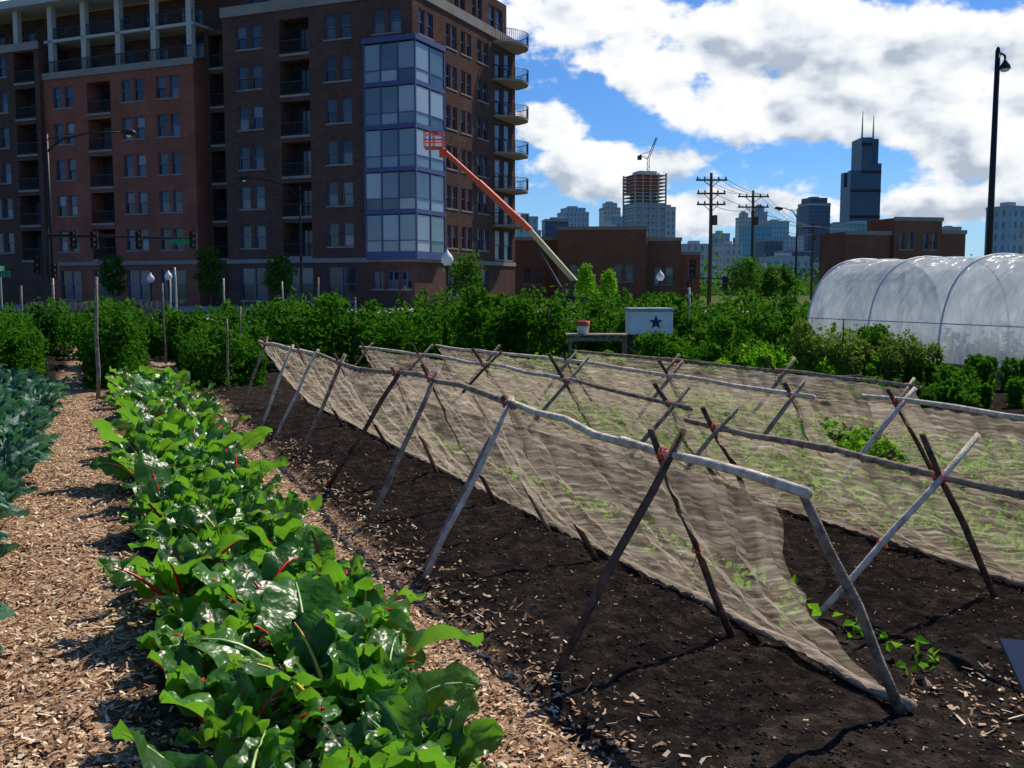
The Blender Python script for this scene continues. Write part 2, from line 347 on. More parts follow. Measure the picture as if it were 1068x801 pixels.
def plants(name, plist, leafmat, stemmats, rot):
    VV, FF, MI = [], [], []; nvt = 0
    for (w_, l_, sc, kind, stem) in plist:
        h = float(ground_h(w_, l_)); nl = R.randint(10, 14) if kind == 'chard' else R.randint(14, 18)
        y0 = R.random()*6.28; far = l_ > 9
        for k in range(nl):
            f = k/nl
            yaw = y0 + k*2.4 + R.uniform(-.4, .4)
            if kind == 'chard':
                a0 = math.radians(R.uniform(42, 70) + 18*f); v_ = R.uniform(0.72, 1.2)
                Lp = sc*v_*R.uniform(0.11, 0.22)*(1-0.3*f); Lb = sc*v_*R.uniform(0.24, 0.37)*(1-0.35*f)
                args = (Lp, Lb, Lb*R.uniform(0.52, 0.74), a0, math.radians(R.uniform(25, 115)), sc*0.023, R.uniform(-.35, .5))
                kw = dict(twist=R.uniform(-.7, .7)); pr = 0.0125*sc*v_
            else:
                a0 = math.radians(R.uniform(35, 65) + 22*f); Lp = sc*R.uniform(0.09, 0.15); Lb = sc*R.uniform(0.26, 0.40)*(1-0.3*f)
                args = (Lp, Lb, Lb*R.uniform(0.34, 0.5), a0, math.radians(R.uniform(30, 95)), sc*0.02, R.uniform(.1, .6))
                kw = dict(twist=R.uniform(-.4, .4)); pr = 0.006*sc
            if far: kw.update(nv=8, nu=5)
            V, F, pts, (cy, sy) = leaf_grid(*args, yaw, (w_+R.uniform(-.02,.02), l_+R.uniform(-.02,.02), h), **kw)
            VV.append(V); FF.append(F+nvt); MI.append(np.zeros(len(F), int)); nvt += len(V)
            np_ = len(pts); vs = []
            for q_, (pr_, pz_) in enumerate(pts):
                rad = pr*(1-0.78*q_/(np_-1))
                for dl, dn in ((-1, 0), (0, 1), (1, 0), (0, -1)):
                    lat = dl*rad; rr = pr_ - dn*rad*0.6; zz = pz_ + dn*rad*0.8
                    vs.append((w_+rr*cy-lat*sy, l_+rr*sy+lat*cy, h+max(zz, 0.0)))
            fs = []
            for q_ in range(np_-1):
                for d in range(4): fs.append((q_*4+d, q_*4+(d+1) % 4, (q_+1)*4+(d+1) % 4, (q_+1)*4+d))
            VV.append(np.array(vs)); FF.append(np.array(fs)+nvt); MI.append(np.full(len(fs), 1+stem)); nvt += len(vs)
    return np_mesh(name, np.concatenate(VV), np.concatenate(FF), [leafmat]+stemmats, np.concatenate(MI), smooth=True, rot=rot)
M_chard = mat_leaf('chard_leaf', [(0.1,(0.012,0.055,0.008)),(0.45,(0.03,0.125,0.012)),(0.78,(0.07,0.23,0.018)),(0.84,(0.24,0.34,0.03)),(0.9,(0.30,0.16,0.03)),(0.95,(0.07,0.2,0.02))], (0.28,0.68,0.03), 0.45, 0.34, 2.0, 0.6, vein=0.6)
M_kale = mat_leaf('kale_leaf', [(0.1,(0.018,0.065,0.04)),(0.5,(0.035,0.13,0.075)),(1,(0.09,0.23,0.14))], (0.12,0.36,0.12), 0.28, 0.5, 2.0, 0.45, vein=0.7)
def stem(name, c): return mat_simple(name, c, 0.35, 0.15, 8, spec=0.5)
stems = [stem('stem_green', (0.45,0.56,0.22)), stem('stem_red', (0.80,0.015,0.02)), stem('stem_pink', (0.80,0.16,0.10)), stem('stem_yellow', (0.80,0.50,0.05))]
pl = []
l_ = 2.95
while l_ < 17.5:
    for w_ in (0.36, 0.68, 0.98):
        pl.append((w_+R.uniform(-.08,.08), l_+R.uniform(-.1,.1), R.uniform(0.8, 1.25)*(0.95 if l_ > 4 else 1.0), 'chard', R.choices([0,1,2,3],[0.38,0.45,0.09,0.08])[0]))
    l_ += R.uniform(0.40, 0.50)
plants('swiss_chard_row', pl, M_chard, stems, BED)
pl = []; l_ = 3.9
while l_ < 17:
    for w_ in (-0.80, -1.2, -1.65, -2.1, -2.55):
        pl.append((w_+R.uniform(-.07,.07), l_+R.uniform(-.1,.1), R.uniform(1.1, 1.45)*(0.8 if w_ > -1 else 1), 'kale', 0))
    l_ += R.uniform(0.42, 0.52)
plants('kale_row', pl, M_kale, [stem('kale_stem', (0.25,0.36,0.18))], BED)

# ------------------------------------------------------------------ small-leaf masses
def leaf_quads(C, size, droop=0.3, up=0.5, aspect=0.55):
    n = len(C)
    d = rng.normal(size=(n, 3)); d[:, 2] -= droop; d /= np.linalg.norm(d, axis=1)[:, None]
    nn = rng.normal(size=(n, 3)); nn[:, 2] += up*2; s = np.cross(d, nn); s /= (np.linalg.norm(s, axis=1)[:, None]+1e-6)
    u = np.cross(s, d)
    sz = size*(0.5+1.0*rng.random(n))[:, None]
    a = C - d*sz*0.5; b_ = C + s*sz*aspect*0.5 + u*sz*0.12; c = C + d*sz*0.5 - u*sz*0.05; e = C - s*sz*aspect*0.5 + u*sz*0.12
    return np.stack([a, b_, c, e], 1).reshape(-1, 3)
def hedge(name, p0, p1, width, height, n, size, mat, lumps=None, seed=0, spiky=0.0, rough_=0.5):
    """row of bushy plants between p0 and p1"""
    rg = np.random.default_rng(seed+5); p0 = np.array(p0[:2], float); p1 = np.array(p1[:2], float); Ln = np.linalg.norm(p1-p0)
    d = (p1-p0)/Ln; pn = np.array([-d[1], d[0]])
    k = lumps or max(8, int(Ln*width/0.16))
    ca = rg.random(k)*Ln; cb = (rg.random(k)-.5)*width*0.85
    prof = np.sqrt(np.clip(1-(2*cb/width)**2*0.75, 0.1, 1))
    env = 0.87+0.15*np.sin(ca*1.4+seed)+0.10*np.sin(ca*4.3+seed*2)
    ch = height*prof*env*(1-rough_*0.7+rough_*rg.random(k)); cr = (0.12+0.2*rg.random(k))*min(1.2, max(0.5, height))
    idx = rg.integers(0, k, n); u = rg.normal(size=(n, 3)); u /= np.linalg.norm(u, axis=1)[:, None]
    rad = (0.5+0.55*rg.random(n)**0.6+0.4*(rg.random(n) < 0.10)*rg.random(n))[:, None]
    lower = rg.random(n) < 0.5
    cz = np.where(lower, ch[idx]*rg.random(n)*0.85, ch[idx]-cr[idx]*0.8)
    base = np.stack([p0[0]+d[0]*ca[idx]+pn[0]*cb[idx], p0[1]+d[1]*ca[idx]+pn[1]*cb[idx], cz], 1)
    C = base + u*rad*cr[idx][:, None]*np.array([1, 1, 0.95+spiky])
    ns = int(Ln*width*0.9); sa = rg.random(ns)*Ln; sb = (rg.random(ns)-.5)*width*0.8; hh = height*(0.75+0.38*rg.random(ns)); m_ = 14
    st = np.repeat(np.stack([p0[0]+d[0]*sa+pn[0]*sb, p0[1]+d[1]*sa+pn[1]*sb, hh], 1), m_, 0)
    st += rg.normal(0, size*0.6, st.shape); st[:, 2] -= np.tile(np.linspace(0, height*0.3, m_), ns)
    C = np.concatenate([C, st]); C[:, 2] = np.maximum(C[:, 2], 0.03)
    return np_mesh(name, leaf_quads(C, size), np.arange(4*len(C)).reshape(-1, 4), [mat])
M_tom = mat_leaf('tomato_leaf', [(0.1,(0.012,0.055,0.008)),(0.5,(0.032,0.125,0.012)),(1,(0.085,0.25,0.022))], (0.16,0.42,0.02), 0.28, 0.5, 1.0, 0.3)
M_lime = mat_leaf('lime_leaf', [(0.1,(0.05,0.17,0.012)),(0.5,(0.10,0.30,0.018)),(1,(0.18,0.40,0.025))], (0.32,0.68,0.02), 0.40, 0.5, 1.5, 0.3)
M_olive = mat_leaf('herb_leaf', [(0.1,(0.05,0.11,0.02)),(0.5,(0.11,0.19,0.035)),(0.85,(0.20,0.26,0.05)),(1,(0.34,0.22,0.12))], (0.3,0.42,0.05), 0.35, 0.6, 1.5, 0.2)
hedge('tomato_plants', (-5.0,21.3), (4.2,23), 2.6, 1.5, 30000, 0.12, M_tom, seed=1)
hedge('tomato_plants', (-5.6,24.5), (4.2,26.5), 2.4, 1.5, 12000, 0.15, M_tom, seed=2)
hedge('tomato_plants', (3.8,24), (10.5,26.5), 2.4, 1.35, 14000, 0.14, M_tom, seed=3)
hedge('tomato_plants', (-14,25.5), (-5.5,23.5), 2.2, 1.15, 16000, 0.13, M_tom, seed=4)
hedge('tomato_plants', (-6.35,16.0), (-9.0,22.5), 1.0, 1.25, 14000, 0.10, M_tom, seed=5)
hedge('tomato_plants', (-4.75,16.8), (-6.9,22.5), 1.3, 1.0, 14000, 0.10, M_tom, seed=6)
hedge('tomato_plants', (-8.6,16.4), (-12.5,24.5), 1.6, 1.15, 17000, 0.11, M_tom, seed=7)
hedge('tomato_plants', (-12.3,17), (-15.5,25), 1.4, 1.2, 8000, 0.13, M_tom, seed=8)
hedge('shrub_border', (-24,31), (0,30), 2.0, 1.1, 14000, 0.18, M_tom, seed=9)
hedge('shrub_border', (0,31), (15,33), 2.6, 1.4, 9000, 0.18, M_tom, seed=10)
hedge('lettuce_bed', (-0.9,18.7), (3.4,19.4), 2.2, 0.42, 13000, 0.10, M_lime, seed=11)
hedge('bean_bed', (0.2,15.9), (3.2,17.0), 1.4, 0.48, 10000, 0.10, M_tom, seed=12)
hedge('mixed_herbs', (2.3,17.2), (6.9,18.2), 1.7, 1.0, 18000, 0.10, M_tom, seed=13)
hedge('mixed_herbs', (3.0,15.9), (6.2,16.9), 0.9, 0.82, 10000, 0.085, M_lime, seed=14)
hedge('flowering_herbs', (4.7,16.9), (7.2,16.9), 1.1, 1.08, 13000, 0.07, M_olive, seed=15, spiky=0.5)
hedge('low_bean_row', (5.2,14.3), (10.6,14.2), 1.6, 0.52, 18000, 0.09, M_tom, seed=16, rough_=0.3)
hedge('low_bean_row', (6.6,16.6), (11.5,15.4), 1.6, 0.58, 12000, 0.10, M_tom, seed=18, rough_=0.3)
hedge('low_bean_row', (1.9,13.7), (5.2,14.9), 0.5, 0.25, 3500, 0.07, M_tom, seed=17)
n = 3000; lw = rng.choice([3.35, 5.0, 5.45, 6.7, 7.1, 7.7], n, p=[.05,.2,.25,.2,.16,.14]) + rng.normal(0, .08, n); ll = 3.2+9*rng.random(n)
hz_ = 0.04+0.22*rng.random(n)*(lw > 4)+0.03*rng.random(n)
C = np.stack([lw, ll, hz_], 1)
C = np.repeat(C, 3, 0) + rng.normal(0, 0.04, (n*3, 3)); C[:, 2] = np.maximum(C[:, 2], 0.03)
np_mesh('bean_seedlings', leaf_quads(C, 0.06, 0.1, 1.0, 0.7), np.arange(4*len(C)).reshape(-1, 4), [M_lime], rot=BED)

# ------------------------------------------------------------------ trellises
m, nt, out = nt_new('netting'); tc = N(nt, 'ShaderNodeTexCoord')
ma = N(nt, 'ShaderNodeMapping'); ma.inputs['Scale'].default_value = (1.5, 22, 1); L(nt, tc.outputs['UV'], ma.inputs[0])
mb_ = N(nt, 'ShaderNodeMapping'); mb_.inputs['Scale'].default_value = (6, 1.4, 1); mb_.inputs['Rotation'].default_value = (0, 0, 0.25); L(nt, tc.outputs['UV'], mb_.inputs[0])
n1 = noise(nt, 1.6, 2, 0.7, vec=ma.outputs[0]); n3 = noise(nt, 1.0, 2, 0.6, vec=mb_.outputs[0])
st_ = ramp(nt, [(0.42,(0.0,)*3),(0.70,(1,)*3)], n1.outputs['Fac'])
fa = math_n(nt, 'MULTIPLY_ADD', st_.outputs[0], 0.38, math_n(nt, 'MULTIPLY_ADD', n3.outputs['Fac'], 0.75, -0.14), clamp=True)
df = N(nt, 'ShaderNodeBsdfDiffuse'); tl = N(nt, 'ShaderNodeBsdfTranslucent')
cr = ramp(nt, [(0.3,(0.38,0.30,0.21)),(0.6,(0.60,0.50,0.38)),(0.75,(0.82,0.74,0.62))], n1.outputs['Fac']); L(nt, cr.outputs[0], df.inputs[0]); L(nt, cr.outputs[0], tl.inputs[0])
a1 = N(nt, 'ShaderNodeMixShader'); a1.inputs[0].default_value = 0.5; L(nt, df.outputs[0], a1.inputs[1]); L(nt, tl.outputs[0], a1.inputs[2])
tr = N(nt, 'ShaderNodeBsdfTransparent'); a2 = N(nt, 'ShaderNodeMixShader'); L(nt, fa, a2.inputs[0]); L(nt, tr.outputs[0], a2.inputs[1]); L(nt, a1.outputs[0], a2.inputs[2])
L(nt, a2.outputs[0], out.inputs[0]); M_net = m

def stick(mb, p, q, r=0.022, m=0):
    p = Vector(p); q = Vector(q); k_ = 0.010*min(1.5, (q-p).length)
    j = lambda: Vector((R.uniform(-k_,k_), R.uniform(-k_,k_), R.uniform(-k_,k_)))
    pts = [p, p.lerp(q, .25)+j(), p.lerp(q, .5)+j(), p.lerp(q, .75)+j(), q]
    mb.tube(pts, [r*R.uniform(1.0,1.12), r*R.uniform(.92,1.05), r*R.uniform(.9,1.04), r*R.uniform(.88,1), r*0.88], 6, m, rotoff=R.random())
def tie(mb, p, r=0.028):
    p = Vector(p)
    for k in range(3):
        pts = [p+Vector((r*math.cos(t)*0.9, r*0.8*math.sin(t)+(k-1)*0.008, r*0.9*math.sin(t+0.6*k))) for t in np.linspace(0, 6.28, 9)]
        mb.tube(pts, 0.003, 4, 3, caps=False)
    mb.tube([p, p+Vector((-.02,-.02,-.05)), p+Vector((-.03,-.01,-.09))], 0.003, 4, 3)
def trellis(toppts, netpts, legsL, legsR, extra=(), ragged=0.0):
    e = empty('bean_trellis', rot=BED)
    mb = MB()
    for i in range(len(toppts)-1):
        a = Vector(toppts[i]); b_ = Vector(toppts[i+1]); d = (b_-a).normalized()
        stick(mb, a-d*0.06, b_+d*0.05+Vector((0.012*(i % 2), 0, 0.01)), 0.021, R.choice([1, 1, 0]))
        stick(mb, Vector(netpts[i])-d*0.05, Vector(netpts[i+1])+d*0.03, 0.024, R.choice([0, 2, 0]))
    def top_at(l):
        for a, b_ in zip(toppts[:-1], toppts[1:]):
            lo, hi = sorted((a[1], b_[1]))
            if lo-0.01 <= l <= hi+0.01:
                f = (l-a[1])/(b_[1]-a[1]+1e-9); return Vector(a).lerp(Vector(b_), f)
        return Vector(toppts[0] if abs(l-toppts[0][1]) < abs(l-toppts[-1][1]) else toppts[-1])
    for (wf, lf, lt, mm, over) in legsL+legsR:
        t = top_at(lt); f = Vector((wf, lf, 0.0)); d = (t-f); d.normalize()
        sgn = 0.03 if wf > t.x else -0.03
        stick(mb, f+Vector((0,sgn,0))-d*0.03, t+Vector((0, sgn, 0))+d*over, R.uniform(0.017, 0.022), mm)
        if over > 0.03:
            tie(mb, t)
            if R.random() < 0.5: tie(mb, f.lerp(t, R.uniform(.25,.8))+Vector((0,sgn,0)), 0.024)
    for (p, q, r_, mm) in extra: stick(mb, p, q, r_, mm)
    mb.obj('frame_poles', [M_wood, M_woodpale, M_wooddark, M_tie], e, smooth=True)
    VV = []; UV = []; ns_ = 14; rows = 0; cumu = 0
    for i in range(len(toppts)-1):
        a = Vector(toppts[i]); b_ = Vector(toppts[i+1]); c = Vector(netpts[i]); d = Vector(netpts[i+1]); seg = max(4, int((b_-a).length/0.05))
        for s in range(seg+(1 if i == len(toppts)-2 else 0)):
            f = s/seg; A = a.lerp(b_, f); B = c.lerp(d, f)
            for k in range(ns_+1):
                g_ = k/ns_; P = A.lerp(B, g_); sm = math.sin(math.pi*g_)
                sag = 0.05*sm*(1+0.7*math.sin(cumu*3.1)) + 0.018*math.sin(cumu*13+g_*5+math.sin(cumu*2.3)*3)*sm + 0.010*math.sin(cumu*37+g_*11) + 0.010*math.sin(g_*33+cumu*4)
                yy = P.y + (ragged*max(0.0, 1-cumu/0.6)*(0.35+0.65*sm+0.12*math.sin(g_*23)) if ragged else 0)
                VV.append((P.x-sag, yy, P.z-0.5*sag-0.012-0.012*abs(math.sin(cumu*5.5))*(1-g_))); UV.append((cumu, g_))
            rows += 1; cumu += (b_-a).length/seg
    m_ = ns_+1; F = [(i*m_+k, i*m_+k+1, (i+1)*m_+k+1, (i+1)*m_+k) for i in range(rows-1) for k in range(ns_)]
    o = np_mesh('netting', VV, F, [M_net], smooth=True, parent=e)
    uv = o.data.uv_layers.new(name='UVMap'); UVa = np.array(UV, np.float32); vi = np.zeros(len(o.data.loops), np.int32); o.data.loops.foreach_get('vertex_index', vi)
    uv.data.foreach_set('uv', UVa[vi].ravel())
t1 = [(2.36,2.98,0.955),(2.31,4.2,0.96),(2.27,5.55,1.0),(2.27,7.4,1.03),(2.25,9.3,0.93),(2.2,11.0,0.97),(2.15,12.6,0.95),(2.1,14.6,0.93)]
b1 = [(2.92,3.0,0.05),(2.9,4.2,0.05),(2.88,5.5,0.05),(2.86,7.4,0.05),(2.84,9.3,0.05),(2.82,11,0.05),(2.8,12.6,0.05),(2.75,14.6,0.05)]
trellis(t1, b1,
        [(1.77,3.88,3.85,2,0.13),(1.685,5.5,5.62,1,0.05),(1.74,5.68,5.66,0,-0.22),(1.70,6.9,7.1,0,0.12),(1.75,8.45,8.0,2,0.05),(1.82,10.1,10.0,0,0.1),(1.75,11.3,11.1,1,0.06),(1.75,12.3,12.4,1,0.06),(1.73,14.1,14.2,0,0.1)],
        [(2.79,3.95,3.88,2,0.12),(2.80,5.4,5.6,2,0.05),(2.8,7.1,7.15,2,0.12),(2.8,8.6,8.1,0,0.06),(2.75,10.0,10.05,2,0.1),(2.7,12.0,11.9,2,0.1),(2.7,14.0,14.1,2,0.1)],
        extra=[((2.91,2.99,0.0),(2.37,2.98,0.97),0.022,0),((2.83,6.2,0),(2.3,6.3,0.98),0.014,0)], ragged=0.24)
t2 = [(4.05,1.9,0.70),(4.03,3.4,0.72),(4.0,4.8,0.74),(3.93,6.2,0.73)]
b2 = [(4.78,1.9,0.05),(4.76,3.4,0.05),(4.74,4.8,0.05),(4.68,6.2,0.05)]
trellis(t2, b2, [(3.27,4.04,3.95,1,0.3),(3.35,6.0,5.85,0,0.18),(3.3,2.0,2.0,0,0.1)], [(4.46,3.9,3.9,2,0.26),(4.5,6.1,5.9,2,0.18),(4.4,2.2,2.1,0,0.1)])
t3 = [(4.25,6.75,0.76),(4.15,8.6,0.82),(4.0,10.6,0.84),(3.85,12.6,0.82),(3.6,14.8,0.8)]
b3 = [(4.9,6.75,0.05),(4.8,8.6,0.05),(4.6,10.6,0.05),(4.4,12.6,0.05),(4.2,14.8,0.05)]
trellis(t3, b3, [(3.5,7.0,6.95,0,0.2),(3.4,8.8,8.7,0,0.3),(3.2,10.6,10.5,2,0.22),(3.1,12.6,12.5,0,0.2),(3.0,14.6,14.5,0,0.12)],
        [(4.8,7.0,7.0,2,0.2),(4.7,8.8,8.75,2,0.3),(4.6,10.6,10.6,2,0.22),(4.4,12.6,12.6,2,0.2),(4.1,14.6,14.6,2,0.1)])
t4 = [(5.85,2.8,0.8),(5.8,4.7,0.82),(5.8,6.5,0.80)]; b4 = [(6.5,2.8,0.05),(6.5,4.7,0.05),(6.45,6.5,0.05)]
trellis(t4, b4, [(5.1,6.2,6.1,1,0.15),(5.1,4.3,4.3,0,0.1)], [(6.4,6.2,6.15,2,0.12),(6.4,4.4,4.35,2,0.1)])
t5 = [(5.55,6.9,0.78),(5.4,8.8,0.80),(5.2,10.8,0.82),(5.0,12.8,0.8),(4.8,14.8,0.8)]; b5 = [(6.2,6.9,0.05),(6.1,8.8,0.05),(5.9,10.8,0.05),(5.7,12.8,0.05),(5.5,14.8,0.05)]
trellis(t5, b5, [(4.9,7.2,7.1,0,0.15),(4.7,9.0,8.9,0,0.2),(4.5,11,10.9,0,0.15),(4.3,13,12.9,0,0.15)], [(6.1,7.2,7.1,2,0.12),(6.0,9.0,8.9,2,0.2),(5.8,11,10.9,2,0.12)])
t6 = [(7.3,7.5,0.74),(7.1,9.4,0.76),(6.9,11.4,0.76),(6.6,13.6,0.74)]; b6 = [(7.9,7.5,0.05),(7.7,9.4,0.05),(7.5,11.4,0.05),(7.2,13.6,0.05)]
trellis(t6, b6, [(6.7,7.6,7.6,1,0.1),(6.5,9.4,9.3,0,0.2),(6.3,11.4,11.3,0,0.1)], [(7.8,9.4,9.4,2,0.2)])

for (x, y, h, r_, mm) in [(-6.3,15.2,1.86,0.032,0),(-4.6,16.2,1.2,0.02,0),(-4.8,24.8,1.95,0.03,0),(-12.2,25,1.75,0.03,0),(-13.3,40,2.5,0.04,1),(0.72,21.0,1.3,0.018,2),(4.0,23,1.7,0.03,1),
                      (-5.0,18.5,1.35,0.025,0),(-7.6,22.0,1.8,0.025,0),(-11.2,33,2.0,0.03,1),(-9.4,33,2.0,0.03,1),(-7.5,33,1.9,0.03,1),(-15.0,33,2.0,0.03,1),(5.4,16.4,1.2,0.012,2),(-3.3,21,1.5,0.02,0)]:
    mb = MB(); stick(mb, (0,0,-0.05), (R.uniform(-.05,.05), 0, h), r_, mm); mb.obj('wooden_stake', [M_wood, M_woodpale, M_wooddark], loc=(x,y,0), smooth=True)

mb = MB(); M_slate = mat_simple('slate_metal', (0.07,0.10,0.15), 0.5, 0.3, 3, metal=0.2)
i = [(0,0,0.04),(0.5,-0.15,0.0),(0.6,0.12,0.25),(-0.04,0.22,0.27)]
mb.quad(*i); mb.quad(*[(a, b_+0.012, c-0.014) for a, b_, c in i][::-1])
for k in range(4):
    p_, q_ = i[k], i[(k+1) % 4]; mb.quad(p_, q_, (q_[0], q_[1]+0.012, q_[2]-0.014), (p_[0], p_[1]+0.012, p_[2]-0.014))
mb.obj('metal_sheet', [M_slate], loc=(2.04,3.78,0.0))

def planter(x, y, w_, d, h, rot):
    e = empty('wooden_planter_box', (x, y, 0), rot); mb = MB(); nb_ = 3
    for k in range(nb_):
        z0 = 0.02+k*h/nb_; z1 = z0+h/nb_-0.012
        mb.box(0, w_, 0, 0.03, z0, z1); mb.box(0, w_, d-0.03, d, z0, z1); mb.box(0, 0.03, 0.032, d-0.032, z0, z1); mb.box(w_-0.03, w_, 0.032, d-0.032, z0, z1)
    for cx in (0.033, w_-0.083):
        for cy in (0.033, d-0.083): mb.box(cx, cx+0.05, cy, cy+0.05, 0, h+0.02)
    mb.obj('boards', [M_wood], e, bevel=0.004)
    mb = MB(); mb.box(0.084, w_-0.084, 0.034, d-0.034, 0, h-0.05); mb.obj('soil_fill', [M_wooddark], e)
planter(3.3,14.8,1.15,0.6,0.36,0.25); planter(4.6,15.1,1.0,0.5,0.32,0.2)

def table(x, y):
    e = empty('garden_table', (x, y, 0)); mb = MB()
    mb.box(-0.65,0.65,-0.3,0.3,0.72,0.76)
    for a in (-0.58,0.53):
        for b_ in (-0.25,0.2): mb.box(a,a+0.05,b_,b_+0.05,0,0.718)
    mb.box(-0.53,0.53,-0.245,-0.22,0.62,0.70); mb.obj('table_frame', [M_wood], e, bevel=0.005)
table(1.75,20.6)
e = empty('supply_box', (2.72,20.0,0), 0.08); mb = MB()
mb.box(-0.42,0.42,-0.28,0.28,0.78,1.24); mb.obj('box_body', [M_white], e, bevel=0.02)
mb = MB(); mb.box(-0.45,0.45,-0.31,0.31,1.243,1.30); mb.obj('box_lid', [mat_simple('box_lid', (0.35,0.36,0.38), 0.5)], e, bevel=0.01)
mb = MB()
for a in (-0.38,0.32):
    for b_ in (-0.25,0.19): mb.box(a,a+0.06,b_,b_+0.06,0,0.777)
mb.box(-0.30,0.30,-0.24,-0.2,0.4,0.46); mb.obj('stand_legs', [M_wooddark], e)
mb = MB(); sv = []
for k in range(10):
    t = math.pi/2+k*math.pi/5; r_ = 0.15 if k % 2 == 0 else 0.062; sv.append((r_*math.cos(t)+0.08, -0.284, 1.02+r_*math.sin(t)))
mb.v = sv; mb.f = [tuple(range(10))]; mb.m = [0]; mb.obj('star', [mat_simple('navy', (0.02,0.03,0.12), 0.5)], e)
mb = MB(); mb.quad((0.425,-0.2,0.9),(0.425,0.2,0.9),(0.425,0.2,1.1),(0.425,-0.2,1.1)); mb.obj('red_panel', [M_tie], e)
e = empty('paint_bucket', (1.45,20.5,0.762)); mb = MB(); mb.lathe((0,0,0), [(0.0,0.0),(0.11,0.0),(0.13,0.16)], 14, 0); mb.lathe((0,0,0), [(0.131,0.162),(0.138,0.26),(0.12,0.26),(0.0,0.2)], 14, 1); mb.obj('bucket_body', [M_white, M_tie], e, smooth=True)
mb = MB(); mb.tube([(0.13*math.cos(t),0,0.25+0.10*math.sin(t)) for t in np.linspace(0,math.pi,9)], 0.005, 5); mb.obj('handle', [M_darkrail], e)

# ------------------------------------------------------------------ hoop house
m, nt, out = nt_new('greenhouse_plastic'); n1 = noise(nt, 0.9, 3, 0.65)
mpp = N(nt, 'ShaderNodeMapping'); mpp.inputs['Scale'].default_value = (1.6, 2.6, 0.7); mpp.inputs['Rotation'].default_value = (0.35, 0, 0); tcc = N(nt, 'ShaderNodeTexCoord'); L(nt, tcc.outputs['Object'], mpp.inputs[0])
n2 = noise(nt, 1.0, 2, 0.55, vec=mpp.outputs[0])
p = N(nt, 'ShaderNodeBsdfPrincipled'); cr = ramp(nt, [(0.3,(0.58,0.63,0.66)),(0.7,(0.84,0.87,0.89))], n1.outputs['Fac']); L(nt, cr.outputs[0], p.inputs['Base Color']); p.inputs['Roughness'].default_value = 0.3
bp = N(nt, 'ShaderNodeBump'); bp.inputs['Strength'].default_value = 1.0; bp.inputs['Distance'].default_value = 0.35; L(nt, n2.outputs['Fac'], bp.inputs['Height']); L(nt, bp.outputs[0], p.inputs['Normal'])
tl = N(nt, 'ShaderNodeBsdfTranslucent'); tl.inputs[0].default_value = (0.88,0.91,0.93,1); tr = N(nt, 'ShaderNodeBsdfTransparent'); L(nt, bp.outputs[0], tl.inputs['Normal'])
a1 = N(nt, 'ShaderNodeMixShader'); a1.inputs[0].default_value = 0.62; L(nt, p.outputs[0], a1.inputs[1]); L(nt, tl.outputs[0], a1.inputs[2])
tf_ = ramp(nt, [(0.35,(0.08,)*3),(0.7,(0.24,)*3)], n1.outputs['Fac'])
a2 = N(nt, 'ShaderNodeMixShader'); L(nt, tf_.outputs[0], a2.inputs[0]); L(nt, a1.outputs[0], a2.inputs[1]); L(nt, tr.outputs[0], a2.inputs[2]); L(nt, a2.outputs[0], out.inputs[0]); M_plast = m
e = empty('hoop_house', rot=BED)
def hoop(t, hw=2.1, hh=2.38, wc=17.5):
    c, s = math.cos(t), math.sin(t)
    return (wc - hw*math.copysign(abs(c)**0.62, c), hh*abs(s)**0.72)
ts = np.linspace(0, math.pi, 33); ls = np.linspace(5.1, 19.3, 99)
VV = []
for l_ in ls:
    ph = (l_-5.1) % 2.03/2.03
    for t in ts:
        sg = 1-0.022*math.sin(math.pi*ph) + 0.005*math.sin(l_*9+t*7) + 0.004*math.sin(l_*23-t*11)
        a, z = hoop(t); VV.append((17.5+(a-17.5)*sg, l_, z*sg))
F = [(i*33+k, i*33+k+1, (i+1)*33+k+1, (i+1)*33+k) for i in range(len(ls)-1) for k in range(32)]
np_mesh('plastic_cover', VV, F, [M_plast], smooth=True, parent=e)
mb = MB(); M_rib = mat_simple('rib_white', (0.62,0.64,0.66), 0.4, 0.1)
for k in range(8):
    l_ = 5.1+k*2.03; mb.tube([(17.5+(hoop(t)[0]-17.5)*1.004, l_, hoop(t)[1]*1.004) for t in ts], 0.022, 6)
mb.tube([(17.5, 5.1, 2.33),(17.5,19.3,2.33)], 0.025, 6)
a, z_ = hoop(0.30); mb.tube([(a-0.02,5.1,z_),(a-0.02,19.3,z_)], 0.012, 5)
mb.obj('ribs', [M_rib], e, smooth=True)
mb = MB(); mb.box(15.34,15.38,5.1,19.3,0,0.22); mb.box(19.62,19.66,5.1,19.3,0,0.22)
for x_ in (16.7,18.3): mb.box(x_-0.04,x_+0.04,19.31,19.36,0,2.1)
mb.box(16.74,18.26,19.31,19.36,2.0,2.07); mb.obj('base_boards', [M_wood], e)
for l_ in (5.1, 19.3):
    mb = MB(); mb.v = [(hoop(t)[0], l_, hoop(t)[1]) for t in ts]; mb.f = [tuple(range(33))]; mb.m = [0]; mb.obj('end_wall', [M_plast], e)
hedge('greenhouse_crop', bed(16.5,8), bed(16.5,18.8), 1.2, 0.9, 9000, 0.12, M_tom, seed=30)

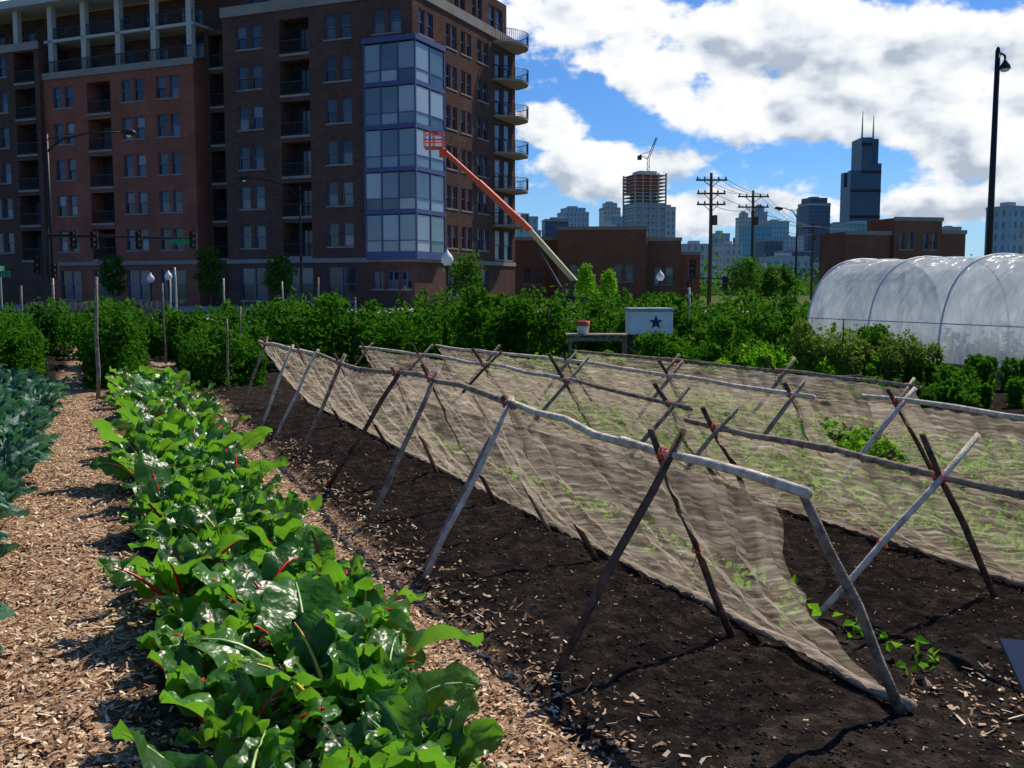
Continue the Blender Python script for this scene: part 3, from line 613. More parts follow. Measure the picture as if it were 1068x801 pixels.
# ------------------------------------------------------------------ apartment building
BROT = math.radians(-23.57)
E = empty('apartment_building', (-7.7, 80, 0), BROT)
walls, wred, frames, glass, bayg, bayf, stone, rails, rec = (MB() for _ in range(9))
def facade(mb, o, ud, nd, u0, u1, z0, z1, holes, depth=0.25):
    """rect wall from u0..u1, z0..z1 with openings; nd is outward normal"""
    o = Vector(o); ud = Vector(ud); nd = Vector(nd)
    P = lambda u, z, d=0: o + ud*u + Vector((0,0,z)) - nd*d
    us = sorted({u0, u1} | {h[0] for h in holes} | {h[1] for h in holes}); zs = sorted({z0, z1} | {h[2] for h in holes} | {h[3] for h in holes})
    us = [u for u in us if u0 <= u <= u1]; zs = [z for z in zs if z0 <= z <= z1]
    for i in range(len(us)-1):
        for j in range(len(zs)-1):
            uc, zc = (us[i]+us[i+1])/2, (zs[j]+zs[j+1])/2
            if any(h[0] < uc < h[1] and h[2] < zc < h[3] for h in holes): continue
            mb.quad(P(us[i],zs[j]),P(us[i+1],zs[j]),P(us[i+1],zs[j+1]),P(us[i],zs[j+1]))
    def bar(m_, ua, ub, za, zb, d0, d1):
        p = [P(ua,za,d0),P(ub,za,d0),P(ub,zb,d0),P(ua,zb,d0),P(ua,za,d1),P(ub,za,d1),P(ub,zb,d1),P(ua,zb,d1)]
        i0 = len(m_.v); m_.v += [tuple(x) for x in p]
        for f in ((0,1,2,3),(7,6,5,4),(0,4,5,1),(1,5,6,2),(2,6,7,3),(3,7,4,0)): m_.f.append(tuple(i0+q for q in f)); m_.m.append(0)
    for h in holes:
        a, b_, c, d, kind = h; dp = depth if kind != 'balc' else 1.6
        tgt = mb
        tgt.quad(P(a,c),P(a,c,dp),P(a,d,dp),P(a,d)); tgt.quad(P(b_,c),P(b_,c,dp),P(b_,d,dp),P(b_,d))
        tgt.quad(P(a,c),P(b_,c),P(b_,c,dp),P(a,c,dp)); tgt.quad(P(a,d),P(b_,d),P(b_,d,dp),P(a,d,dp))
        if kind in ('win', 'shop'):
            mid = (a+b_)/2; fw = 0.07; hp = 0.2 if kind == 'win' else 0.0
            for (x0, x1) in ((a, mid-hp), (mid+hp, b_)):
                glass.quad(P(x0,c,dp-0.02),P(x1,c,dp-0.02),P(x1,(c+d)/2 ,dp-0.02),P(x0,(c+d)/2,dp-0.02))
                glass.quad(P(x0,(c+d)/2,dp-0.05),P(x1,(c+d)/2,dp-0.05),P(x1,d,dp-0.05),P(x0,d,dp-0.05))
                bar(frames, x0, x0+fw, c, d, dp-0.12, dp-0.06); bar(frames, x1-fw, x1, c, d, dp-0.12, dp-0.06)
                bar(frames, x0+fw, x1-fw, c, c+fw, dp-0.12, dp-0.06); bar(frames, x0+fw, x1-fw, d-fw, d, dp-0.12, dp-0.06)
                bar(frames, x0+fw, x1-fw, (c+d)/2-0.04, (c+d)/2+0.04, dp-0.12, dp-0.06)
            if hp: bar(mb, mid-hp, mid+hp, c, d, 0.02, dp)
            bar(stone, a-0.06, b_+0.06, c-0.12, c-0.003, -0.05, 0.1)
        elif kind == 'balc':
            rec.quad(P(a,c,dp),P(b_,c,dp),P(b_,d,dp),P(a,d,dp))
            g0, g1 = a+0.3, b_-0.3
            glass.quad(P(g0,c+0.1,dp-0.03),P((g0+g1)/2-0.05,c+0.1,dp-0.03),P((g0+g1)/2-0.05,c+2.2,dp-0.03),P(g0,c+2.2,dp-0.03))
            glass.quad(P((g0+g1)/2+0.05,c+0.1,dp-0.03),P(g1,c+0.1,dp-0.03),P(g1,c+2.2,dp-0.03),P((g0+g1)/2+0.05,c+2.2,dp-0.03))
            bar(rails, a+0.003, b_-0.003, c+1.02, c+1.09, -0.03, 0.03); bar(rails, a+0.003, b_-0.003, c+0.08, c+0.13, -0.03, 0.03)
            n_ = int((b_-a)/0.2)
            for k in range(1, n_):
                u = a+(b_-a)*k/n_; bar(rails, u-0.018, u+0.018, c+0.13, c+1.02, -0.015, 0.015)
            bar(stone, a-0.003, b_+0.003, c-0.2, c-0.003, -0.08, 0.3)
def rows(a0, a1, n, kind='win', z0=4.2, h0=0.85, h1=2.75, start=0):
    if kind == 'balc': h0, h1 = 0.1, 2.85
    return [(-a1, -a0, z0+3.3*k+h0, z0+3.3*k+h1, kind) for k in range(start, n)]
X_, NF = (1,0,0), (0,-1,0)
hol = rows(14.3,16.9,6)+rows(9.6,12.5,6,'balc')+rows(5.6,8.1,6)+[(-3.6,-1.0,4.2+16.5+0.85,4.2+16.5+2.75,'win')]
hol += [(-17,-14.2,0.6,3.4,'shop'),(-12.4,-9.6,0.6,3.4,'shop'),(-8.2,-5.5,0.6,3.4,'shop'),(-3.9,-2.8,1.6,3.0,'shop'),(-2.5,-1.5,1.6,3.0,'shop'),(-1.2,-0.3,1.6,3.0,'shop')]
facade(walls, (0,0,0), X_, NF, -18.3, 0, 0, 25.0, hol)
facade(walls, (0,2.0,0), X_, NF, -18.3, -2, 25.0, 28.4, [(-17,-14,25.8,27.6,'win'),(-12,-9,25.8,27.6,'win'),(-7,-4,25.8,27.6,'win')])
walls.quad((-2,2,25),(-2,20,25),(-2,20,28.4),(-2,2,28.4))
stone.box(-18.5, -1.8, 1.8, 20.1, 28.4, 28.8)
UR, NR = (0,1,0), (1,0,0)
hr = []
for (u0, u1) in ((5.6,7.6),(8.4,10.4),(11.6,13.9)):
    hr += [(u0, u1, 4.2+3.3*k+0.85, 4.2+3.3*k+2.75, 'win') for k in range(6)]; hr.append((u0, u1, 0.9, 3.3, 'shop'))
hr += [(15.3, 19.2, 4.2+3.3*k+0.1, 4.2+3.3*k+2.8, 'win') for k in range(6)]
hr += [(1.0,3.4,4.2+16.5+0.85,4.2+16.5+2.75,'win')]
facade(walls, (0,0,0), UR, NR, 0, 20, 0, 25.0, hr)
walls.quad((0,20,0),(-60,20,0),(-60,20,24),(0,20,24)); walls.quad((0,0,25),(-18.3,0,25),(-18.3,20,25),(0,20,25)); walls.quad((-18.3,0,0),(-18.3,20,0),(-18.3,20,28),(-18.3,0,25))
facade(walls, (-0.9,0,0), UR, NR, 3, 20, 25.0, 28.4, [(5.5,7.5,25.7,27.6,'win'),(9,11,25.7,27.6,'win'),(12.5,14.5,25.7,27.6,'win'),(16,19,25.2,27.6,'win')])
stone.box(-18.4,0.12,-0.14,-0.003,24.3,25.12); stone.box(0.003,0.12,-0.003,20,24.3,25.12)
stone.box(-18.4,0.10,-0.10,-0.003,3.75,4.1); stone.box(0.003,0.10,-0.003,20,3.75,4.1)
for k in range(1, 7):
    z = 4.2+3.3*k
    mb = stone; n_ = 8; pts = [(0.004,14.9)]+[(0.3+1.9*math.sin(math.pi*(q/n_))**0.6, 14.9+5.3*q/n_) for q in range(n_+1)]+[(0.004,20.2)]
    i0 = len(mb.v); mb.v += [(x,y,z-0.2) for x, y in pts]+[(x,y,z) for x, y in pts]; K = len(pts)
    mb.f.append(tuple(range(i0+K-1, i0-1, -1))); mb.m.append(0); mb.f.append(tuple(range(i0+K, i0+2*K))); mb.m.append(0)
    for q in range(K-1): mb.f.append((i0+q, i0+q+1, i0+K+q+1, i0+K+q)); mb.m.append(0)
    rails.tube([(x,y,z+1.08) for x, y in pts], 0.035, 5); rails.tube([(x,y,z+0.12) for x, y in pts], 0.025, 5)
    for a_, b_ in zip(pts[:-1], pts[1:]):
        d_ = math.dist(a_, b_); kk = max(1, int(d_/0.2))
        for q in range(kk):
            f = q/kk; x, y = a_[0]+(b_[0]-a_[0])*f, a_[1]+(b_[1]-a_[1])*f; rails.box(x-0.016,x+0.016,y-0.016,y+0.016,z+0.003,z+1.05)
zb0, zb1 = 4.2, 20.75; x0, x1, y0, y1 = -4.2, 0.5, -0.5, 4.4
bayf.box(x0, x1, y0, y1, zb0-0.25, zb0); bayf.box(x0-0.08, x1+0.08, y0-0.08, y1+0.08, zb1, zb1+0.4)
walls.box(x0+0.3, x1-0.3, y0+0.3, y1-0.3, zb0+0.01, zb1-0.01)
for k in range(5):
    z = zb0+3.3*k; zt = z+3.3
    xs = [x0, x0+1.55, x0+3.1, x1]; ys = [y0, y0+2.4, y1]
    zz = [z+0.35, z+1.2, zt-0.1]
    for i in range(3):
        for j in range(2): bayg.quad((xs[i]+.01,y0+0.06,zz[j]+.01),(xs[i+1]-.01,y0+0.06,zz[j]+.01),(xs[i+1]-.01,y0+0.06,zz[j+1]),(xs[i]+.01,y0+0.06,zz[j+1]))
    for i in range(2):
        for j in range(2): bayg.quad((x1-0.06,ys[i]+.01,zz[j]+.01),(x1-0.06,ys[i+1]-.01,zz[j]+.01),(x1-0.06,ys[i+1]-.01,zz[j+1]),(x1-0.06,ys[i]+.01,zz[j+1]))
    bayg.quad((x0+0.06,y0,z+0.35),(x0+0.06,-0.003,z+0.35),(x0+0.06,-0.003,zt-0.1),(x0+0.06,y0,zt-0.1))
    bayf.box(x0, x1, y0, y0+0.2, z, z+0.35); bayf.box(x1-0.2, x1, y0+0.2, y1, z, z+0.35)
    bayf.box(x0, x1, y0+0.003, y0+0.12, z+1.17, z+1.24); bayf.box(x1-0.12, x1-0.003, y0+0.12, y1, z+1.17, z+1.24)
    for x in (x0, x0+1.5, x0+3.05, x1-0.12): bayf.box(x, x+0.12, y0-0.01, y0+0.14, z+0.35, zt-0.003)
    for y in (y0+2.35, y1-0.1): bayf.box(x1-0.14, x1+0.01, y, y+0.1, z+0.35, zt-0.003)
facade(walls, (0,1.8,0), X_, NF, -21.7, -18.3, 0, 24, rows(18.7,21.3,6,'balc'))
hol = rows(23.3,25.9,5)+rows(27.3,29.9,5)+rows(31.2,34.0,5,'balc')+rows(35.7,38.2,5)+[(-26,-23.2,0.6,3.3,'shop'),(-30,-27.3,0.6,3.3,'shop'),(-34,-31.2,0.6,3.3,'shop'),(-38.2,-35.6,0.6,3.3,'shop')]
facade(wred, (0,0.2,0), X_, NF, -39.4, -21.7, 0, 21.4, hol)
wred.quad((-21.7,0.2,0),(-21.7,3,0),(-21.7,3,21.4),(-21.7,0.2,21.4)); wred.quad((-39.4,0.2,21.4),(-21.7,0.2,21.4),(-21.7,20,21.4),(-39.4,20,21.4))
stone.box(-39.45,-21.6,0.06,0.197,20.9,21.5); stone.box(-39.45,-21.6,0.08,0.197,3.75,4.1)
hol = rows(40.0,42.6,6,'balc')+rows(43.6,46.2,6)+rows(48.5,51,6)+rows(53,55.6,6,'balc')+rows(57,59.5,6)
facade(walls, (0,-0.2,0), X_, NF, -62, -39.4, 0, 24.2, hol)
walls.quad((-39.4,-0.2,0),(-39.4,20,0),(-39.4,20,24.2),(-39.4,-0.2,24.2)); walls.quad((-62,-0.2,24.2),(-39.4,-0.2,24.2),(-39.4,20,24.2),(-62,20,24.2))
stone.box(-62,-39.3,-0.34,-0.203,23.7,24.4)
facade(walls, (0,3.2,0), X_, NF, -62, -18.3, 21.4, 27.5, [(-23-4.1*k-2.6,-23-4.1*k,22.3,24.2,'win') for k in range(9)]+[(-23-4.1*k-2.6,-23-4.1*k,25.0,26.8,'win') for k in range(9)], 0.2)
conc = MB(); conc.box(-62.5,-18.6,-0.6,12,27.6,28.3)
for xx in (-22.3,-26.3,-30.4,-34.5,-38.6,-43,-48,-53,-58): conc.box(xx-0.28,xx+0.28,0.5,1.0,21.5 if xx > -39.4 else 24.3,27.597)
conc.box(-39.4,-21.8,0.5,3.1,24.3,24.55)
rails.box(-39.3,-21.8,0.3,0.36,22.5,22.57); rails.box(-39.3,-21.8,0.55,0.61,25.5,25.57)
for k in range(85):
    x = -39.2+k*0.205; rails.box(x-0.015,x+0.015,0.31,0.35,21.5,22.5); rails.box(x-0.015,x+0.015,0.56,0.60,24.55,25.5)
walls.obj('dark_brick_walls', [M_brickdark], E); wred.obj('red_brick_walls', [M_brickred], E); frames.obj('window_frames', [M_frame], E); glass.obj('window_glass', [M_glass], E)
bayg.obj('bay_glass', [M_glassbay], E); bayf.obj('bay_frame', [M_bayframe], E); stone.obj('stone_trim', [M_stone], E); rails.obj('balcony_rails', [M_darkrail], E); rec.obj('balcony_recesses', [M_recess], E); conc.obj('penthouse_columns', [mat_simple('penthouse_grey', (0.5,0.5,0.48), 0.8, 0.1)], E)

def blocal(name, mb, mats): return mb.obj(name, mats, rot=BROT, loc=(-7.7,80,0))
mb = MB(); mb.quad((-200,-28,-0.04),(60,-28,-0.04),(60,-14,-0.04),(-200,-14,-0.04)); blocal('road', mb, [M_asph])
mb = MB()
for k in range(40): mb.quad((-190+k*6,-21.08,-0.036),(-187+k*6,-21.08,-0.036),(-187+k*6,-20.92,-0.036),(-190+k*6,-20.92,-0.036))
blocal('road_markings', mb, [M_paint])
mb = MB(); mb.box(-200,60,-14,-0.6,-0.05,0.09); mb.box(-200,60,-31,-28,-0.05,0.09); blocal('pavement', mb, [M_conc])

# ------------------------------------------------------------------ mid-ground brick buildings
def simple_building(name, loc, rot, W, D, Hh, wallmat, parts, storeys, bay=4.2, wh=1.9, ww=2.2, trim=M_stone):
    e = empty(name, loc, rot); global glass, frames, stone, rec, rails
    glass, frames, stone, rec, rails = (MB() for _ in range(5)); wl = MB()
    for (u0, u1, yy, hh) in parts:
        ns_ = max(1, int(hh/ (Hh/storeys))); n_ = max(1, int((u1-u0)/bay)); step = (u1-u0)/n_; sh = hh/ns_
        hol = [(u0+step*(i+.5)-ww/2, u0+step*(i+.5)+ww/2, sh*k+sh*0.28, sh*k+sh*0.28+wh, 'win') for i in range(n_) for k in range(ns_)]
        facade(wl, (0,yy,0), X_, NF, u0, u1, 0, hh, hol)
        wl.quad((u0,yy,0),(u0,yy+D,0),(u0,yy+D,hh),(u0,yy,hh)); wl.quad((u1,yy,0),(u1,yy+D,0),(u1,yy+D,hh),(u1,yy,hh)); wl.quad((u0,yy,hh),(u1,yy,hh),(u1,yy+D,hh),(u0,yy+D,hh)); wl.quad((u0,yy+D,0),(u1,yy+D,0),(u1,yy+D,hh),(u0,yy+D,hh))
        stone.box(u0-0.1,u1+0.1,yy-0.1,yy-0.003,hh-0.3,hh+0.1)
    wl.obj('walls', [wallmat], e); glass.obj('window_glass', [M_glass], e); frames.obj('window_frames', [M_frame], e); stone.obj('stone_trim', [trim], e)
    return e
simple_building('brick_school', (0,118,0), math.radians(-8), 30, 14, 9, M_brickbrown, [(-1,5.2,3,7.6),(5.3,15.5,0,8.6),(15.6,19.5,2.5,7.4)], 2, bay=3.6, wh=2.0)
simple_building('brick_townhouse', (20.0,125,0), math.radians(-8), 8, 10, 6.6, M_brickred, [(-0.8,3.2,0,6.0)], 2, bay=2.2, ww=1.2, wh=1.5)
simple_building('brick_warehouse', (34.0,100,0), math.radians(12), 14, 5, 8, M_brickbrown, [(-1,4,0.4,7.2),(4.1,9.4,0,8.6),(9.5,12.4,0.4,7.4)], 2, bay=2.6, wh=1.7, ww=1.6)

# ------------------------------------------------------------------ skyline
def mat_tower(name, c1, c2, fh=4.0, fw=3.0):
    m, nt, out = nt_new(name); tc = N(nt, 'ShaderNodeTexCoord'); sp = N(nt, 'ShaderNodeSeparateXYZ'); L(nt, tc.outputs['Object'], sp.inputs[0])
    cb = N(nt, 'ShaderNodeCombineXYZ'); L(nt, math_n(nt, 'ADD', sp.outputs[0], sp.outputs[1]), cb.inputs[0]); L(nt, sp.outputs[2], cb.inputs[1])
    b = N(nt, 'ShaderNodeTexBrick'); L(nt, cb.outputs[0], b.inputs['Vector']); b.inputs['Scale'].default_value = 1; b.offset = 0
    b.inputs['Brick Width'].default_value = fw*2; b.inputs['Row Height'].default_value = fh*2; b.inputs['Mortar Size'].default_value = fh*0.45; b.inputs['Mortar Smooth'].default_value = 0.1
    b.inputs['Color1'].default_value = (*c2, 1); b.inputs['Color2'].default_value = tuple(c*0.75 for c in c2)+(1,); b.inputs['Mortar'].default_value = (*c1, 1)
    p = N(nt, 'ShaderNodeBsdfPrincipled'); L(nt, b.outputs[0], p.inputs['Base Color']); p.inputs['Roughness'].default_value = 0.5; L(nt, p.outputs[0], out.inputs[0]); return m
T_blue = mat_tower('tower_blue', (0.28,0.40,0.50), (0.15,0.26,0.36)); T_dark = mat_tower('tower_dark', (0.05,0.10,0.17), (0.03,0.065,0.12)); T_tan = mat_tower('tower_tan', (0.42,0.43,0.44), (0.22,0.26,0.31)); T_teal = mat_tower('tower_teal', (0.14,0.36,0.45), (0.08,0.26,0.36))  # bluish-grey cast is aerial haze painted into the base colours
def tower(name, X, Y, Wd, Hh, mat, rot=0.3, steps=(), crown=0):
    e = empty(name, (X, Y, 0), rot); mb = MB(); k = Wd*0.42
    mb.box(-k,k,-k,k,0,Hh)
    z = Hh
    for (f, dh) in steps: mb.box(-k*f,k*f,-k*f,k*f,z+0.01,z+dh); z += dh
    mb.obj('tower_body', [mat], e)
    mb = MB(); mb.box(-k*1.03,k*1.03,-k*1.03,k*1.03,Hh-Hh*0.03,Hh-Hh*0.01); mb.box(-k*0.4,k*0.3,-k*0.3,k*0.4,z+0.02,z+3); mb.obj('roof_plant', [M_conc], e)
    return e
for a in [(90,1500,43,112,T_blue,.3,((.8,6),)),(173,1800,36,142,T_tan,.2,((.7,8),)),(12,900,22,64,T_blue,.2,()),(193,1250,16,100,T_blue,.1,()),(95,1000,44,60,T_tan,.2,()),(162,900,30,40,T_tan,.1,()),(213,1000,24,44,T_tan,.3,()),
          (383,1600,43,100,T_teal,.3,()),(512,1900,58,96,T_tan,.3,()),(535,2200,30,165,T_blue,.3,((.6,12),)),(594,2000,54,166,T_dark,.2,((.8,10),)),(737,2300,48,146,T_dark,.3,()),(512,1500,66,96,T_teal,.1,()),
          (342,700,24,57,T_blue,.4,()),(980,2600,62,140,T_tan,.3,()),(145,600,40,13,T_tan,0,()),(258,500,14,30,T_tan,.2,()),(215,800,34,26,T_blue,.2,()),(330,1300,30,62,T_dark,.2,()),(440,1700,40,112,T_blue,.3,()),(250,900,30,34,T_dark,.1,()),(190,620,30,14,T_dark,.1,()),(640,2100,44,128,T_tan,.2,()),(140,1350,30,95,T_blue,.2,()),(20,1400,40,80,T_tan,.2,()),
          (410,1800,26,125,T_tan,.1,((.6,8),)),(455,2000,34,100,T_dark,.2,()),(690,2400,30,150,T_tan,.3,((.7,9),)),(225,1100,20,60,T_blue,.2,()),(55,1300,36,88,T_dark,.1,()),(560,1700,40,76,T_blue,.2,()),(1075,2500,50,150,T_blue,.2,()),(1130,2700,60,110,T_dark,.2,())]:
    tower('skyscraper', *a[:5], rot=a[5], steps=a[6])
e = empty('stepped_skyscraper', (1041,3000,0), 0.0); mb = MB(); k = 30
hts = {(0,0):345,(1,0):440,(2,0):365,(0,1):300,(1,1):440,(2,1):440,(0,2):345,(1,2):440,(2,2):300}
for (i, j), h in hts.items(): mb.box(-45+i*k, -45+(i+1)*k-0.2, j*k, (j+1)*k-0.2, 0, h)
mb.obj('tube_blocks', [T_dark], e); mb = MB()
for z in (120,215,290,345,425): mb.box(-45.6,45.2,-0.6,-0.1,z-9,z-1) if z < 300 else mb.box(-14.5,44.6 if z < 350 else 14.6,-0.6,-0.1,z-9,z-1)
mb.obj('louvre_bands', [M_black], e); mb = MB(); mb.tube([(-5,30,440),(-5,30,470),(-5,30,520)], [3.2,2.2,0.9], 6); mb.tube([(33,45,440),(33,45,468),(33,45,510)], [3.2,2.2,0.9], 6); mb.obj('antennas', [M_conc], e)
e = empty('tower_under_construction', (156,1200,0), 0.25); mb = MB(); k = 20
for q in range(33): mb.box(-k,k,-k,k,q*4.1,q*4.1+0.9, 0)
for x in (-19,-9.5,0,9.5,19):
    for y in (-19,19): mb.box(x-.8,x+.8,y-.8,y+.8,0.01,134,0)
mb.box(-11,11,-11,11,0,137,0); mb.obj('concrete_floors', [M_conc], e)
mb = MB(); mb.box(-18.5,18.5,-18.5,18.5,0,100); mb.obj('curtain_wall', [T_blue], e)
mb = MB()
for q in range(27,32): mb.box(-k-0.3,k*0.5,-k-0.3,k+0.3,q*4.1+1.6,q*4.1+2.6)
mb.obj('safety_netting', [M_tie], e)
mb = MB()
def lattice(p, q, w_, n_):
    p = Vector(p); q = Vector(q); d = (q-p).normalized(); s = d.cross(Vector((0,1,0))).normalized()*w_
    mb.tube([p+s, q+s], 0.35, 4); mb.tube([p-s, q-s], 0.35, 4)
    for i in range(n_): mb.tube([p.lerp(q, i/n_)+s*(1 if i % 2 else -1), p.lerp(q, (i+1)/n_)-s*(1 if i % 2 else -1)], 0.25, 4)
lattice((2,-6,137),(2,-6,152),1.3,5); lattice((2,-6,152),(12,-6,176),1.0,8); lattice((2,-6,152),(-9,-6,155),1.0,4); mb.box(-11,-7,-8,-4,150,155); mb.tube([(12,-6,176),(4,-6,160),(-8,-6,156)],0.3,4)
mb.obj('crane', [M_darkrail], e)

# ------------------------------------------------------------------ street furniture
def street_lamp(x, y, h, arm, az_, r_=0.1, armz=0.0):
    e = empty('street_lamp', (x, y, 0), az_); mb = MB()
    mb.lathe((0,0,0), [(0.24,0),(0.24,0.5),(0.16,0.7),(r_*1.1,0.9)], 10); mb.tube([(0,0,0.8),(0,0,h)], [r_*1.1, r_*0.75], 8)
    if arm:
        mb.tube([(0,0,h-0.9),(arm*0.2,0,h-0.3+armz*.2),(arm*0.6,0,h+0.05+armz*.6),(arm,0,h+armz)], [0.06,0.055,0.045,0.04], 6)
        mb.tube([(0,0,h-0.25),(arm*0.3,0,h-0.1)], 0.03, 5)
    mb.obj('pole', [M_black], e, smooth=True)
    mb = MB(); mb.tube([(arm-0.1,0,h+armz+0.02),(arm+0.15,0,h+armz+0.03),(arm+0.5,0,h+armz-0.02),(arm+0.7,0,h+armz-0.05)], [0.07,0.15,0.17,0.08], 8); mb.obj('lamp_head', [M_black], e, smooth=True)
    mb = MB(); mb.lathe((arm+0.32,0,h+armz-0.16), [(0.0,-0.12),(0.09,-0.09),(0.13,0.0)], 10); mb.obj('lens', [M_white], e, smooth=True)
    return e
street_lamp(-25.0,55,9.9,4.1,0.0,0.11,armz=0.1)
street_lamp(-15,72,8.9,3.6,math.pi,0.1,armz=0.5)
e = empty('street_lamp', (16.95,36,0), 0.0); mb = MB(); mb.tube([(0,0,0),(0,0,5),(0,0,9.9)], [0.13,0.11,0.085], 10); mb.tube([(0,0,9.7),(0.12,0,9.85),(0.25,0,9.75),(0.27,0,9.62)], [0.05,0.05,0.04,0.04], 6); mb.lathe((0,0,9.9), [(0.09,0),(0.06,0.12),(0,0.18)], 8); mb.obj('pole', [M_black], e, smooth=True)
mb = MB(); mb.lathe((0.27,0,9.3), [(0.19,0.0),(0.17,0.12),(0.08,0.24),(0.04,0.34),(0,0.34)], 12); mb.obj('lamp_head', [M_black], e, smooth=True)
mb = MB(); mb.lathe((0.27,0,9.3), [(0.16,0.0),(0.13,-0.07),(0,-0.11)], 12); mb.obj('lens', [M_white], e, smooth=True)
street_lamp(27.5,98,9.3,-2.1,0.0,0.1,armz=0.0)
def globe_lamp(x, y, h, s=1.0):
    e = empty('globe_lamp', (x, y, 0)); mb = MB(); mb.lathe((0,0,0), [(0.2,0),(0.2,0.3),(0.12,0.5),(0.07,0.8),(0.05,h-0.5),(0.12,h-0.35),(0.06,h-0.3),(0.14*s,h-0.2*s)], 10); mb.obj('post', [M_black], e, smooth=True)
    mb = MB(); mb.lathe((0,0,h-0.2*s), [(0.13*s,0),(0.25*s,0.16*s),(0.28*s,0.3*s),(0.2*s,0.48*s),(0.1*s,0.58*s),(0.04*s,0.7*s),(0,0.76*s)], 14); mb.obj('globe', [M_white], e, smooth=True)
globe_lamp(-3.2,50,3.0,1.1); globe_lamp(9.1,62,2.3,0.9); globe_lamp(-23.6,66,2.2,0.9); globe_lamp(-20.4,60,2.3,.8)
def signal_head(mb, x, y, z, s=1.0):
    mb.box(x-0.17*s,x+0.17*s,y-0.12,y+0.12,z-0.5*s,z+0.5*s,0)
    for k, q in enumerate((0.32,0,-0.32)):
        mb.tube([(x,y-0.12,z+q*s),(x,y-0.32,z+q*s)], 0.13*s, 8, 0, caps=False)
        mb.tube([(x,y-0.121,z+q*s),(x,y-0.14,z+q*s)], 0.11*s, 8, 1+k)
M_red = mat_simple('red_lens', (0.25,0.02,0.02), 0.3); M_yel = mat_simple('yellow_lens', (0.3,0.2,0.02), 0.3); M_grn = mat_simple('green_lens', (0.02,0.2,0.1), 0.3); M_sign = mat_simple('green_sign', (0.02,0.20,0.09), 0.5)
e = empty('traffic_light', (-25.0,54.6,0)); mb = MB(); mb.tube([(0,0,0),(0,0,4.9)], 0.12, 8); mb.tube([(0,0,4.5),(3.5,0,4.45),(8.1,0,4.3)], [0.09,0.07,0.05], 8)
for x in (1.5,2.6,5.0,7.9): signal_head(mb, x, -0.15, 4.25, 0.95)
signal_head(mb, -0.5, -0.1, 2.9); signal_head(mb, 0.4, -0.1, 2.6, .9)
mb.obj('mast_and_signals', [M_black, M_red, M_yel, M_grn], e)
mb = MB(); mb.box(6.7,7.7,-0.22,-0.19,4.0,4.3); mb.obj('street_name_plate', [M_sign], e)
e = empty('traffic_light', (10.3,58,0)); mb = MB(); mb.tube([(0,0,0),(0,0,3.0)], 0.07, 8); mb.tube([(0,0,2.25),(2.0,0,2.2)], 0.04, 6); signal_head(mb, 0, -0.2, 2.8, 1); signal_head(mb, 1.9, -0.1, 1.95, .8); mb.obj('mast_and_signals', [M_black, M_red, M_yel, M_grn], e)
e = empty('street_sign', (-24.8,49,0)); mb = MB(); mb.tube([(0,0,0),(0,0,2.7)], 0.04, 6); mb.obj('post', [M_conc], e); mb = MB(); mb.box(-0.5,0.5,-0.06,-0.045,2.2,2.5); mb.box(-0.015,0.015,-0.4,0.4,2.52,2.75); mb.obj('name_plates', [M_sign], e)
def utility(x, y, h, arms, r_=0.16):
    e = empty('utility_pole', (x, y, 0)); mb = MB(); mb.tube([(0,0,0),(0.05,0,h*.5),(0,0,h)], [r_*1.2, r_, r_*.75], 8)
    for (z, wd) in arms:
        mb.box(-wd,wd,-0.26,-0.14,z-0.07,z+0.07)
        for x_ in (-wd*.9,-wd*.45,wd*.45,wd*.9): mb.lathe((x_,-0.2,z+0.07), [(0.05,0),(0.08,0.1),(0.03,0.22),(0,0.23)], 6)
        mb.tube([(-wd*.5,-0.2,z-0.05),(0,-0.14,z-0.6)], 0.03, 4); mb.tube([(wd*.5,-0.2,z-0.05),(0,-0.14,z-0.6)], 0.03, 4)
    mb.lathe((0.35,-0.1,arms[-1][0]-1.7), [(0,0),(0.22,0),(0.22,0.8),(0,0.85)], 8); mb.obj('pole_and_crossarms', [M_wooddark], e)
utility(16.6,85,11.2,[(10.6,1.3),(9.5,1.2),(8.6,1.2)]); utility(23.2,98,11.0,[(10.4,1.5),(9.4,1.5)]); utility(41.5,140,10.5,[(9.9,1.4)])
mb = MB()
def wire(p, q, sag):
    p = Vector(p); q = Vector(q); mb.tube([p.lerp(q, t)-Vector((0,0,sag*4*t*(1-t))) for t in np.linspace(0, 1, 10)], 0.022, 4, caps=False)
for o_ in (-1.1,-0.5,0.5,1.1):
    wire((16.6+o_,84.8,10.8),(23.2+o_,97.8,10.6),0.3); wire((23.2+o_,97.8,10.6),(41.5+o_,139.8,10.1),1.0)
wire((16.6,84.8,8.6),(23.2,97.8,9.3),0.4); wire((23.2,97.8,9.3),(41.5,139.8,9.0),1.0); wire((16.6,84.8,9.6),(34,100.5,7.4),0.8)
mb.obj('power_lines', [M_black])

# ------------------------------------------------------------------ boom lift
M_boom = mat_simple('orange_boom', (0.66,0.10,0.03), 0.45, 0.12); M_boomy = mat_simple('boom_inner', (0.38,0.36,0.18), 0.5, 0.15); M_tyre = mat_simple('tyre', (0.02,0.02,0.02), 0.9)
e = empty('boom_lift', (0,0,0))
def beam(name, p, q, w_, mat, n=4):
    mb = MB(); mb.tube([p, q], w_, 4, rotoff=math.pi/4); return mb.obj(name, [mat], e)
base = Vector((4.4,70,2.1)); knee = Vector((0.75,71.5,6.3)); tip = Vector((-5.0,74,11.6))
beam('lower_boom', base, knee, 0.24, M_boomy); beam('upper_boom', knee, tip, 0.22, M_boom); beam('boom_sleeve', knee.lerp(base, .15), knee.lerp(tip, .55), 0.30, M_boom)
beam('lift_cylinder', base+Vector((-1.0,0,-0.4)), knee.lerp(base,.35)+Vector((-0.2,0,-0.45)), 0.10, M_darkrail)
